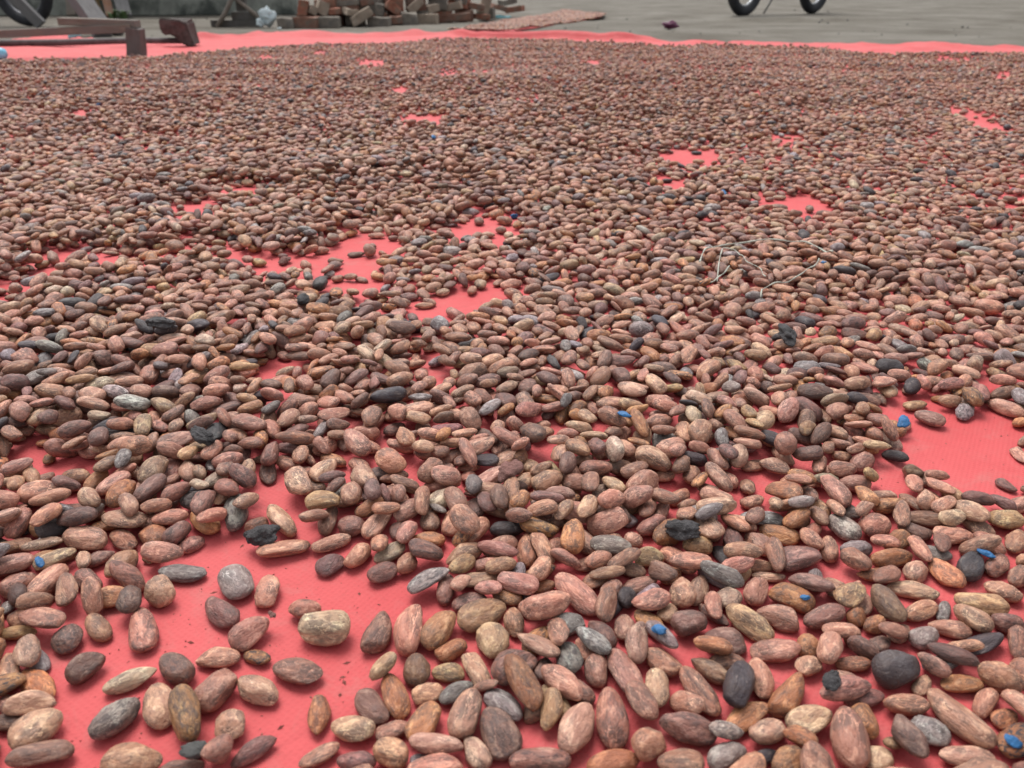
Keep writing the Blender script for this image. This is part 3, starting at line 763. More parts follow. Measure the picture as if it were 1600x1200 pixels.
def settle_mid(rows):
    # a bean already lying at the surveyed spot takes the surveyed look; only on open tarp a new one is laid down
    L = np.array([b['loc'] for b in beans]); bx, by, bz = to_px(L[:, 0], L[:, 1], L[:, 2])
    used = set(); left = []
    for cx_, cy_, e, hw, code in rows:
        r = np.hypot(bx - cx_, (by - cy_) * 1.3)
        near = [i for i in np.nonzero(r < 26)[0] if i not in used and not beans[i]['hand']]
        if not near: left.append((cx_, cy_, e, hw, code)); continue
        i = max(near, key=lambda k: L[k, 2] * 1500 - r[k])
        used.add(i); beans[i].update(t=code.lower(), tint=tint_of(code.lower()), hand=True, code=code)
    place_surveyed(left)
settle_mid(read_survey(SURVEY_MID))
print('beans', len(beans), counts, 'surveyed mean half length', np.mean([b['abc'][0] for b in beans if b['hand']]))

# --- bean shapes
def sphere(seg, rings):
    V = [(1, 0, 0)]
    for i in range(1, rings):
        t = math.pi * i / rings
        for j in range(seg):
            p = 2 * math.pi * j / seg
            V.append((math.cos(t), math.sin(t) * math.cos(p), math.sin(t) * math.sin(p)))
    V.append((-1, 0, 0)); last = len(V) - 1
    F = []
    for j in range(seg):
        F.append((0, 1 + j, 1 + (j + 1) % seg)); b = 1 + (rings - 2) * seg
        F.append((last, b + (j + 1) % seg, b + j))
    for i in range(rings - 2):
        for j in range(seg):
            a, b = 1 + i * seg + j, 1 + i * seg + (j + 1) % seg
            F.append((a, a + seg, b + seg)); F.append((a, b + seg, b))
    return np.array(V, float), np.array(F)
def bean_shape(u, seed, detail):
    r = np.random.default_rng(1000 + seed)
    x, y, z = u[:, 0].copy(), u[:, 1].copy(), u[:, 2].copy()
    rho = np.sqrt(np.maximum(1 - x * x, 1e-9)); th = np.arctan2(z, y)
    q = r.uniform(2.0, 2.9)
    full = np.sqrt(np.maximum(1 - np.abs(x) ** q, 0)) / np.maximum(rho, 1e-4)
    full = np.where(rho < 1e-3, 1, full)
    k = r.uniform(-0.02, 0.23)
    s = full * (1 - k * x)
    s = s * (1 + r.uniform(0.03, 0.075) * Wobble(seed * 7 + 1, 1.5)(u) + r.uniform(0.015, 0.04) * Wobble(seed * 7 + 2, 3.6)(u))
    if detail:
        wv = Wobble(seed * 7 + 3, 2.0)(u)
        nrid = int(r.integers(5, 9))
        s = s * (1 + r.uniform(0.010, 0.032) * np.sin(nrid * th + 1.6 * wv) * rho)
        s = s * (1 - r.uniform(0.0, 0.13) * np.exp(-((th - r.uniform(-3, 3)) / 0.35) ** 2) * rho)      # one long dent
    y *= s; z *= s
    x = x * (1 + 0.03 * Wobble(seed * 7 + 4, 1.6)(u))
    if r.random() < 0.25: x = x + 0.08 * np.clip((x - 0.7) / 0.3, 0, 1) ** 2
    y = y + r.normal(0, 0.12) * (x * x - 0.4)
    z = z + r.normal(0, 0.05) * (x * x - 0.4)
    z = np.where(z < 0, z * r.uniform(0.85, 1.0), z)
    out = np.stack([x, y, z], -1)
    for _ in range(int(r.integers(2, 6))):          # flattened and pressed sides
        nrm = r.normal(0, 1, 3) * [0.45, 1, 1]; nrm /= np.linalg.norm(nrm)
        dd = out @ nrm; lim_ = r.uniform(0.66, 0.88)
        over = np.maximum(dd - lim_, 0)
        out = out - (over * r.uniform(0.55, 0.95))[:, None] * nrm
    if detail: out *= (1 + 0.007 * Wobble(seed * 7 + 5, 9.0)(u))[:, None]
    lo, hi = out.min(0), out.max(0)
    return (out - (lo + hi) / 2) / ((hi - lo) / 2)

# --- the 300 that show largest are objects of their own
loc = np.array([b['loc'] for b in beans]); abc = np.array([b['abc'] for b in beans])
px, py, dz = to_px(loc[:, 0], loc[:, 1], loc[:, 2])
vis = (dz > 0.05) & (px > -5) & (px < 1605) & (py < 1205) & (py > 0)
area = np.where(vis, abc[:, 0] * abc[:, 1] * (FPX / np.maximum(dz, .05)) ** 2, 0) * np.array([1.6 if b['hand'] else 1.0 for b in beans])
single = np.zeros(len(beans), bool); single[np.argsort(-area)[:300]] = True

NV = 36
hu, hf = sphere(30, 20)
HI = []
for k in range(NV):
    me = mesh_pd('cocoa_bean', bean_shape(hu, k, True).tolist(), hf.tolist())
    me.materials.append(MAT_BEAN)
    me.polygons.foreach_set('use_smooth', [True] * len(me.polygons))
    HI.append(me)
SPECIAL = {}    # filled from the survey: nearest surveyed bean to a landmark gets its own words
def landmark(x, y, words): SPECIAL[(x, y)] = words
landmark(1401, 1044, 'large rounded coal-black cocoa bean lying on top of brown ones')
landmark(1316, 1149, 'biggest smooth pinkish cocoa bean, lying on top beside a pale tan one')
landmark(1506, 1127, 'long pinkish-brown cocoa bean leaning over a grey one and a blue-flecked one')
landmark(507, 980, 'cream-white cocoa bean with dark cracks lying on bare red tarp')
landmark(369, 909, 'round silver-grey mouldy cocoa bean on bare tarp beside a small pink one')
landmark(285, 893, 'long silver-blue mouldy cocoa bean touching a round tan one')
landmark(180, 1122, 'slate-grey kidney-shaped cocoa bean on bare red tarp')
landmark(56, 1139, 'broad wrinkled tan cocoa bean lying alone on bare red tarp')
landmark(302, 1121, 'upright-lying orange cocoa bean mottled with black streaks')
landmark(786, 820, 'black shrivelled cocoa bean above a pale pink one')
landmark(883, 1031, 'blue-grey mouldy oval cocoa bean set among brown ones')
landmark(1152, 1071, 'black and dark red blotched cocoa bean overlapping a pink one')
landmark(1517, 886, 'round black cocoa bean with a cracked shell beside a blue flake')
landmark(863, 1095, 'slim mustard-yellow cocoa bean pointing to a patch of bare tarp')
landmark(121, 1041, 'plum-brown oval cocoa bean alone on bare red tarp')
landmark(465, 1048, 'tan spindle-shaped cocoa bean alone on bare red tarp')
landmark(244, 924, 'round pale tan cocoa bean with a dimple beside a silver-blue one')
landmark(1201, 686, 'black oval cocoa bean among pinkish ones near the wide bare patch')
landmark(1390, 973, 'blue-black cocoa bean lying on pale ones')
sp_idx = {}
hand_i = [i for i, b in enumerate(beans) if b['hand']]
for (x, y), words in SPECIAL.items():
    best = min((i for i in hand_i if i not in sp_idx), key=lambda i: (px[i] - x) ** 2 + (py[i] - y) ** 2)
    sp_idx[best] = words
for i in np.nonzero(single)[0]:
    b = beans[i]
    o = bpy.data.objects.new('cocoa_bean', HI[b['var'] % NV])
    M = Matrix([list(r) for r in b['R']]).to_4x4()
    M.translation = Vector(b['loc'])
    o.matrix_world = M @ Matrix.Diagonal((*b['abc'], 1))
    o.color = tuple(b['tint'])
    col.objects.link(o)
    a_, b_, c_ = b['abc']
    size = 'large' if a_ > 0.0142 else ('small' if a_ < 0.0100 else 'medium')
    form = 'slim' if b_ / a_ < 0.48 else ('round' if b_ / a_ > 0.70 else 'oval')
    dist = np.sort(np.linalg.norm(loc[:, :2] - loc[i, :2], axis=1)); nn = (dist < 0.024).sum() - 1
    high = loc[i, 2] - c_ > 0.0135
    where = 'on top of others' if high else ('on bare tarp' if nn <= 3 else 'wedged among others')
    order = np.argsort(np.linalg.norm(loc - loc[i], axis=1))
    n1, n2 = [NEAR[beans[k]['t']] for k in order[1:3]]
    beside = f'between two {n1} ones' if n1 == n2 else f'by {n1} and {n2} ones'
    lab = sp_idx.get(i) or f"{size} {form} {WORD[b['t']]} cocoa bean {where}, {beside}"
    tag(o, lab, 'cocoa bean', 'cocoa beans drying on the red tarp')

# --- all the others: one mass
def build_mass():
    rest = np.nonzero(~single)[0]
    Rm = np.array([b['R'] for b in beans]); tint = np.array([b['tint'] for b in beans]); var = np.array([b['var'] for b in beans])
    d = np.linalg.norm(loc - [0, 0, CAM_H], axis=1)
    lods = [(0.0, 0.80, 14, 9, True), (0.80, 1.15, 10, 6, True), (1.15, 1.6, 8, 5, False), (1.6, 2.3, 7, 4, False), (2.3, 2.8, 6, 4, False), (2.8, 99, 6, 3, False)]
    VV, FF, TT, LL = [], [], [], []; base = 0
    for d0, d1, sg, rg, det in lods:
        u, f = sphere(sg, rg)
        for k in range(16):
            sel = rest[(d[rest] >= d0) & (d[rest] < d1) & (var[rest] % 16 == k)]
            if not len(sel): continue
            T = bean_shape(u, k + 100, det)
            P = np.einsum('nij,nvj->nvi', Rm[sel], T[None] * abc[sel][:, None]) + loc[sel][:, None]
            n, v = P.shape[:2]
            VV.append(P.reshape(-1, 3))
            FF.append((f[None] + (base + np.arange(n) * v)[:, None, None]).reshape(-1, 3))
            TT.append(np.repeat(tint[sel], v, 0))
            LL.append((u[None] + rng.uniform(0, 60, (n, 1, 3))).reshape(-1, 3))
            base += n * v
    V = np.concatenate(VV).astype(np.float32); F = np.concatenate(FF).astype(np.int32)
    me = bpy.data.meshes.new('cocoa_beans')
    me.vertices.add(len(V)); me.vertices.foreach_set('co', V.ravel())
    me.loops.add(F.size); me.loops.foreach_set('vertex_index', F.ravel())
    me.polygons.add(len(F)); me.polygons.foreach_set('loop_start', np.arange(0, F.size, 3, dtype=np.int32))
    me.polygons.foreach_set('use_smooth', np.ones(len(F), bool))
    at = me.attributes.new('tint', 'FLOAT_COLOR', 'POINT'); at.data.foreach_set('color', np.concatenate(TT).astype(np.float32).ravel())
    al = me.attributes.new('skin_position', 'FLOAT_VECTOR', 'POINT'); al.data.foreach_set('vector', np.concatenate(LL).astype(np.float32).ravel())
    me.update(calc_edges=True)
    print('mass triangles', len(F))
    o = link('cocoa_beans', me, MAT_BEANS)
    tag(o, 'mass of thousands of dried brown cocoa beans spread over the red tarp', 'cocoa beans', kind='stuff')
build_mass()
def top_z(x, y):
    ix = int((x - X0) / RES); iy = int((y - Y0) / RES)
    return float(HF[iy - 2:iy + 3, ix - 2:ix + 3].max())

# ================================================================== THINGS AROUND THE TARP
def dims_at(py, z=0.0):
    """metres per pixel at the ground point seen at row py"""
    return float(to_px(*ground(800, py, z))[2]) / FPX

# --- loose bricks: x range and y range seen, tilt about the view axis, turn, colour, words
BR = [
 (432, 457, 29, 46, 0, 4, 2, 'short grey brick end at the white bag side of the lowest course'),
 (457, 495, 27, 45, 0, -3, 1, 'brown brick lying between two greyer ones in the lowest course'),
 (494, 528, 27, 44, 0, 3, 2, 'grey brick in the lowest course beside the dark gap'),
 (543, 582, 14, 38, 27, 12, 3, 'pale brick tilted steeply over the dark gap'),
 (576, 608, 27, 42, 0, -6, 2, 'grey chipped brick right beside the steeply tilted one'),
 (607, 627, 25, 37, 0, 8, 1, 'small dark brick piece in the lowest course'),
 (625, 651, 21, 40, 0, 14, 2, 'grey square brick end standing out of the lowest course'),
 (651, 683, 23, 40, 0, -4, 3, 'pale pinkish brick in the lowest course'),
 (684, 736, 19, 36, 4, 5, 1, 'long brown brick at the end of the lowest course'),
 (736, 764, 20, 32, -4, 20, 0, 'reddish broken brick beside the cyan scrap'),
 (462, 480, 0, 25, 78, 10, 0, 'reddish brick standing on end at the bag side of the pile'),
 (477, 491, 9, 24, 60, 30, 3, 'small pale brick chip leaning on an upright one'),
 (491, 511, 2, 25, 70, 25, 3, 'pale brick standing on end with a bright top corner'),
 (511, 531, 11, 26, 5, 5, 0, 'red brick end facing out of the second course'),
 (522, 559, -2, 12, 3, -5, 2, 'grey brick lying flat on the second course'),
 (533, 556, 11, 29, -14, 30, 3, 'sandy brick turned sideways behind the tilted one'),
 (560, 582, -3, 11, 5, 10, 1, 'brown brick above the steeply tilted one'),
 (584, 600, 6, 25, 80, 0, 2, 'grey narrow brick standing on edge'),
 (598, 626, 2, 24, -32, 20, 0, 'orange-brown brick fallen askew'),
 (632, 661, 0, 19, 38, 15, 3, 'pale brick slanting up out of the pile'),
 (660, 683, 5, 22, 8, 35, 3, 'sandy square brick end beside a long one'),
 (682, 722, 4, 21, 12, -8, 3, 'long sandy brick resting on the lowest course'),
 (728, 755, 3, 17, -8, 15, 1, 'brown brick sliding down the far slope'),
 (748, 767, -4, 21, 74, 8, 3, 'pale brick standing upright near the end of the pile'),
 (766, 792, 7, 18, -14, 12, 1, 'brown brick fragment lying near the end of the pile'),
 (790, 819, 8, 21, 8, -18, 0, 'bright red-orange brick at the very end of the pile'),
 (700, 730, -9, 6, -20, 10, 2, 'grey brick on the upper slope of the pile'),
 (780, 806, -4, 9, 10, 30, 2, 'grey brick lying behind the red-orange one'),
 (640, 676, -16, 1, 6, 0, 0, 'red brick lying flat on the crest of the pile'),
 (590, 630, -15, 2, -4, 5, 1, 'brown brick lying flat on the crest of the pile'),
 (545, 585, -17, -2, 5, -10, 0, 'red brick lying askew on the crest of the pile'),
 (490, 525, -16, 1, -6, 4, 1, 'brown brick on the crest above the upright ones'),
]
def build_bricks():
    front = ground(600, 44)[1]
    for i, (xa, xb, ya, yb, tilt, turn, m, words) in enumerate(BR):
        base_row = np.interp((xa + xb) / 2, [430, 560, 650, 740, 820], [46, 44, 41, 36, 24])
        g0 = ground((xa + xb) / 2, base_row)
        lift = max(0, base_row - yb)                    # how far above the foot of the pile
        yd = g0[1] + 0.06 + 0.008 * lift               # higher bricks stand further back
        p0, p1 = at_depth(xa, (ya + yb) / 2, yd), at_depth(xb, (ya + yb) / 2, yd)
        w = p1[0] - p0[0]
        t_, b_ = at_depth((xa + xb) / 2, ya, yd), at_depth((xa + xb) / 2, yb, yd)
        h = (t_[2] - b_[2])
        c = (t_ + b_) / 2
        a = R(tilt)
        # solve box size from its tilted outline
        ca, sa = abs(math.cos(a)), abs(math.sin(a))
        if tilt > 55: L, T = h * 0.97, max(w * 0.85, 0.07)
        elif abs(tilt) < 3: L, T = w, h
        else:
            T = min(0.10, h * 0.7); L = max((w - T * sa) / max(ca, .3), 0.09)
        D = 0.13 if tilt < 55 else 0.12
        bm = box_bm(L * 0.99, D, T * 0.99, 0.006, 2, 0.0035, seed=60 + i)
        # knock a corner off some
        if i % 3 == 0:
            cn = Vector((random.choice((-1, 1)) * L / 2, -D / 2, T / 2))
            for v in bm.verts:
                k = (v.co - cn).length
                if k < 0.06: v.co = v.co.lerp(v.co - cn * 0.25, (0.06 - k) / 0.06)
        M = Matrix.Translation(Vector((c[0], yd + D / 2, max(c[2], T * ca / 2 + 0.001)))) @ Matrix.Rotation(R(turn), 4, 'Z') @ Matrix.Rotation(-a, 4, 'Y')
        o = bm_obj('brick', bm, MAT_BRICK[m])
        o.matrix_world = M
        tag(o, words, 'brick', 'loose bricks in the pile')
    # core of the heap, hidden bricks that hold the visible ones up
    k = 0
    for row, z in enumerate((0.052, 0.156, 0.26)):
        for j in range(9 - row * 2):
            px_ = 470 + row * 28 + j * 36
            base_row = np.interp(px_, [430, 560, 650, 740, 820], [46, 44, 41, 36, 24])
            g0 = ground(px_, base_row)
            bm = box_bm(0.17, 0.24, 0.10, 0.006, 1, 0.003, seed=120 + k)
            o = bm_obj('brick', bm, MAT_BRICK[k % 3])
            o.location = (g0[0], g0[1] + 0.42 + 0.04 * row, z + 0.002)
            o.rotation_euler = (random.uniform(-.06, .06), random.uniform(-.06, .06), random.uniform(-.2, .2))
            tag(o, 'brick stacked in the shaded core behind the front course', 'brick', 'bricks in the core of the pile')
            k += 1
build_bricks()

# --- broken bench: upright block leg with two battens
def build_bench():
    g0 = ground(213, 87, 0.018)
    root = empty('broken_bench', (g0[0], g0[1], 0.0))
    tag(root, 'broken weathered wooden bench, square leg standing on the beans with two battens on top', 'bench')
    def L(px_, py_, dy=0.0):
        p = at_depth(px_, py_, g0[1] + dy); return Vector((p[0] - g0[0], p[1] - g0[1], p[2]))
    def bar(name, p, q, w, h, mat, seed, rough=0.0012):
        v = q - p
        bm = box_bm(v.length, w, h, 0.0025, 3, rough, seed)
        o = bm_obj(name, bm, mat, root)
        o.location = (p + q) / 2
        o.rotation_euler = v.to_track_quat('X', 'Z').to_euler()
        return o
    def leg(pa_, pb_, dy=0.0):
        a_, b_ = L(*pa_, dy), L(*pb_, dy); v = b_ - a_
        bm = box_bm(0.066, 0.07, v.length, 0.004, 3, 0.0012, 301, taper=-0.03)
        o = bm_obj('leg', bm, MAT_WOODZ, root); o.location = (a_ + b_) / 2
        o.rotation_euler = (0, math.atan2(v.x, v.z), 0)
    leg((214, 88), (211, 43)); leg((-110, 104), (-126, 58))
    bar('batten', L(-150, 60), L(208, 44), 0.06, 0.033, MAT_WOOD, 303)
    bar('batten', L(95, 33, .01), L(216, 37, .01), 0.06, 0.031, MAT_WOOD, 304)
    p = L(213, 34)
    V, F = tube_data([p + Vector((0, 0, 0.006)), p], 0.003, 8)
    link('nail', mesh_pd('nail', V, F), MAT_STEEL, root)
build_bench()

# --- pole with a rough block head
def build_mallet():
    h0 = ground(300, 71, 0.012)
    root = empty('wooden_mallet', (h0[0], h0[1], 0.0))
    tag(root, 'long dark wooden pole ending in a rough reddish L-shaped block, lying on the tarp', 'mallet')
    s = 0.9 * float(to_px(*h0)[2]) / FPX
    prof = [(-45, 40), (-41, 41), (-5, 40), (2, 36), (5, 20), (11, 0), (-6, 1), (-16, 7), (-17, 14), (-24, 17), (-38, 18), (-45, 23)]
    bm = bmesh.new()
    vs_ = [bm.verts.new((x * s, -0.06, y * s + 0.014)) for x, y in prof]
    f = bm.faces.new(vs_)
    r = bmesh.ops.extrude_face_region(bm, geom=[f])
    for v in [g for g in r['geom'] if isinstance(g, bmesh.types.BMVert)]: v.co.y = 0.06
    bmesh.ops.recalc_face_normals(bm, faces=bm.faces[:])
    bmesh.ops.bevel(bm, geom=bm.edges[:], offset=0.007, segments=2, affect='EDGES')
    bmesh.ops.triangulate(bm, faces=bm.faces[:])
    bmesh.ops.subdivide_edges(bm, edges=bm.edges[:], cuts=2, use_grid_fill=True)
    w = [Wobble(310 + i, 42) for i in range(3)]
    for v in bm.verts:
        c = np.array(v.co); v.co += Vector([0.0036 * q(c) for q in w])
    bm_obj('head', bm, MAT_HEAD, root)
    pts = []
    for px_, py_ in ((292, 64), (230, 63), (180, 64), (100, 68), (40, 72), (-20, 76), (-90, 80), (-180, 85)):
        p = at_depth(px_, py_, h0[1] + 0.01 - 0.00035 * (292 - px_) * 0.5)
        p[2] = max(p[2], 0.028)
        pts.append((p[0] - h0[0], p[1] - h0[1], p[2] + 0.0015 * math.sin(px_ * 0.07)))
    tube('handle', pts, [0.0155, 0.0155, 0.016, 0.017, 0.016, 0.017, 0.016, 0.016], MAT_POLE, root, 12)
build_mallet()

# --- low mossy wall
def build_wall():
    yb = ground(300, 24)[1]
    root = empty('concrete_wall', (at_depth(150, 20, yb)[0], yb, 0))
    tag(root, 'low grey concrete wall with dark moss stains behind the wooden trestle', 'wall')
    bm = box_bm(8.2, 0.2, 1.5, 0.01, 6, 0.008, 330)
    o = bm_obj('wall_body', bm, MAT_WALL, root); o.location = (-1.7, 0.22, 0.745)
    bm = box_bm(8.22, 0.16, 0.17, 0.014, 5, 0.010, 331)
    o = bm_obj('plinth', bm, MAT_WALL, root); o.location = (-1.7, 0.06, 0.083)
    bm = box_bm(8.3, 0.3, 0.08, 0.008, 4, 0.004, 332)
    o = bm_obj('coping', bm, MAT_WALL, root); o.location = (-1.7, 0.22, 1.537)
build_wall()

# --- trestle
def build_trestle():
    yd = ground(370, 43)[1]
    b0 = ground(370, 43)
    root = empty('wooden_trestle', (b0[0], yd, 0))
    tag(root, 'small dark wooden trestle with crossed sticks beside the white plastic bag', 'trestle')
    def L(px_, py_, dy=0.0):
        p = at_depth(px_, py_, yd + dy); return (p[0] - b0[0], p[1] - yd, max(p[2], 0.006))
    tube('stick', [L(340, 43), L(352, 20), L(364, -6), L(373, -28)], [0.02, 0.018, 0.018, 0.016], MAT_WOOD, root, 8)
    tube('stick', [L(410, 32, .03), L(388, 14, .03), L(366, -4, .03), L(345, -22, .03)], [0.016, 0.016, 0.015, 0.014], MAT_WOOD, root, 8)
    a, b = L(332, 38, .09), L(408, 38, .09)
    bm = box_bm(b[0] - a[0], 0.09, 0.052, 0.004, 3, 0.0015, 341)
    o = bm_obj('base_beam', bm, MAT_WOODDARK, root); o.location = ((a[0] + b[0]) / 2, 0.09, 0.0275)
    a, b = L(365, 29, .09), L(406, 29, .09)
    bm = box_bm(b[0] - a[0], 0.10, 0.062, 0.005, 3, 0.0015, 342)
    o = bm_obj('block', bm, MAT_WOODDARK, root); o.location = ((a[0] + b[0]) / 2, 0.09, 0.0865)
    bm = box_bm(0.075, 0.075, 0.50, 0.004, 3, 0.0015, 343)
    o = bm_obj('post', bm, MAT_WOODDARK, root); o.location = (L(374, 20)[0], 0.09, 0.369)
    bm = box_bm(0.5, 0.10, 0.05, 0.004, 3, 0.0015, 344)
    o = bm_obj('top_rail', bm, MAT_WOODDARK, root); o.location = (L(374, 20)[0], 0.09, 0.646)
build_trestle()

def crumple(name, c, size, mat, seed, label, cat, squash=(1, 1, 1), freq=2.2, amp=0.35, sub=3, group=None, parent=None):
    bm = bmesh.new()
    bmesh.ops.create_icosphere(bm, subdivisions=sub, radius=1.0)
    w1, w2, w3 = Wobble(seed, freq), Wobble(seed + 1, freq * 2.2), Wobble(seed + 2, freq * 4)
    for v in bm.verts:
        p = np.array(v.co)
        k = 1 + amp * (0.6 * w1(p) + 0.3 * abs(w2(p)) + 0.12 * w3(p))
        v.co = Vector(p * k * np.array(squash) * size)
    zmin = min(v.co.z for v in bm.verts)
    for v in bm.verts: v.co.z -= zmin
    o = bm_obj(name, bm, mat, parent, smooth=True)
    o.location = (c[0], c[1], c[2])
    if label: tag(o, label, cat, group)
    return o
g = ground(414, 44)
bag = empty('plastic_bag', (g[0], g[1], 0.0)); tag(bag, 'crumpled white plastic bag on the earth between trestle and bricks', 'plastic bag')
crumple('bag_body', (0.02, 0.05, 0.002), 0.060, MAT_BAG, 400, None, None, (0.95, .8, .85), 2.6, 0.3, 4, parent=bag)
crumple('bag_neck', (0.028, 0.05, 0.072), 0.032, MAT_BAG, 404, None, None, (0.9, .7, 1.1), 3.0, 0.4, 3, parent=bag)
crumple('bag_corner', (-0.035, 0.0, 0.001), 0.028, MAT_BAG, 408, None, None, (0.9, .8, 1.1), 3.0, 0.4, 3, parent=bag)
g = ground(1046, 47); crumple('wrapper', (g[0], g[1], 0.001), 0.040, MAT_PURPLE, 412, 'crumpled purple wrapper lying alone on the bare earth', 'wrapper', (1.1, .6, .55), 3, 0.45)
g = ground(3, 93, 0.01); crumple('plastic_bottle', (g[0], g[1], 0.008), 0.026, MAT_BLUEBAG, 416, 'crumpled blue and white plastic bottle on the tarp below the dark pole', 'bottle', (0.9, .9, .75), 2.0, 0.2)
g = ground(780, 29); crumple('plastic_scrap', (g[0], g[1], 0.001), 0.10, MAT_CYAN, 420, 'flat pale cyan plastic scrap beside the reddish broken brick', 'scrap', (1.0, .4, .16), 3, 0.4)
g = ground(118, 62); crumple('plastic_scrap', (g[0], g[1], 0.001), 0.032, MAT_CYAN, 424, 'small mint-green plastic scrap behind the dark pole', 'scrap', (1.0, .5, .5), 3, 0.4)
g = ground(184, 56); crumple('stone', (g[0], g[1], 0.001), 0.05, MAT_STONE, 428, 'flat dark stone behind the battens', 'stone', (1.0, .8, .3), 2, 0.25)
g = ground(625, 40); crumple('stone', (g[0], g[1], 0.001), 0.024, MAT_BRICK[3], 432, 'small pinkish rubble chip in front of the brick pile', 'stone', (1, .7, .8), 2, 0.3)
g = ground(612, 40); crumple('stone', (g[0], g[1], 0.001), 0.02, MAT_BAG, 436, 'small white rubble chip in front of the brick pile', 'stone', (1.2, .7, .5), 2, 0.3)
g = ground(438, 46); crumple('stone', (g[0], g[1], 0.001), 0.014, MAT_BAG, 440, 'tiny white chip by the grey brick end', 'stone', (1.3, .7, .5), 2, 0.3)

# --- boards and posts leaning at the wall
def lean(name, base, top, w, d, mat, label, cat, seed):
    g0 = ground(*base)
    t = at_depth(top[0], top[1], top[2])
    v = Vector(t) - Vector((g0[0], g0[1], 0.0))
    bm = box_bm(w, d, v.length, 0.004, 3, 0.0015, seed)
    bmesh.ops.translate(bm, vec=(0, 0, v.length / 2), verts=bm.verts)
    o = bm_obj(name, bm, mat)
    q = v.to_track_quat('Z', 'Y')
    o.matrix_world = Matrix.Translation((g0[0], g0[1], d * 0.3)) @ q.to_matrix().to_4x4()
    tag(o, label, cat, 'boards and posts leaning near the wall')
yw = ground(300, 24)[1]
lean('wooden_post', (66, 44), (-30, -52, 7.0), 0.10, 0.08, MAT_WOODGREY, 'grey weathered post leaning across the dark tyre', 'post', 350)
lean('wooden_post', (164, 58), (66, -80, 6.2), 0.12, 0.09, MAT_WOODGREY, 'wide grey weathered post leaning behind the battens', 'post', 351)
lean('wooden_plank', (163, 24), (118, -120, yw + 0.08), 0.10, 0.03, MAT_WOODYEL, 'yellowish plank leaning against the wall', 'plank', 352)
lean('wooden_plank', (173, 27), (138, -110, yw + 0.08), 0.085, 0.03, MAT_WOODRED, 'red-brown plank leaning beside the yellowish one', 'plank', 353)
lean('wooden_plank', (196, 27), (160, -100, yw + 0.08), 0.14, 0.04, MAT_WOODGREY, 'grey plank leaning against the wall beside the red-brown one', 'plank', 354)
lean('wooden_plank', (112, 25), (100, -100, yw + 0.08), 0.10, 0.03, MAT_WOOD, 'dull brown plank standing behind the tyre', 'plank', 355)

# weed at the foot of the planks
def weed(c, n, h, label):
    V, F = [], []
    for i in range(n):
        a = random.uniform(0, 6.28); r = random.uniform(0.2, 1) * h; b = len(V)
        p = Vector((c[0] + random.uniform(-.08, .08), c[1] + random.uniform(-.03, .03), 0.002))
        d = Vector((math.cos(a), math.sin(a), 0)); s = Vector((-d.y, d.x, 0)) * 0.012
        V += [p - s * .4, p + s * .4, p + d * r * .4 + s + Vector((0, 0, r * .7)), p + d * r * .4 - s + Vector((0, 0, r * .7)), p + d * r + Vector((0, 0, r * .8))]
        F += [(b, b + 1, b + 2, b + 3), (b + 3, b + 2, b + 4)]
    o = link('weed', mesh_pd('weed', V, F), MAT_LEAF); tag(o, label, 'weed')
g = ground(186, 30); weed(g, 50, 0.12, 'small green weed at the foot of the leaning planks')

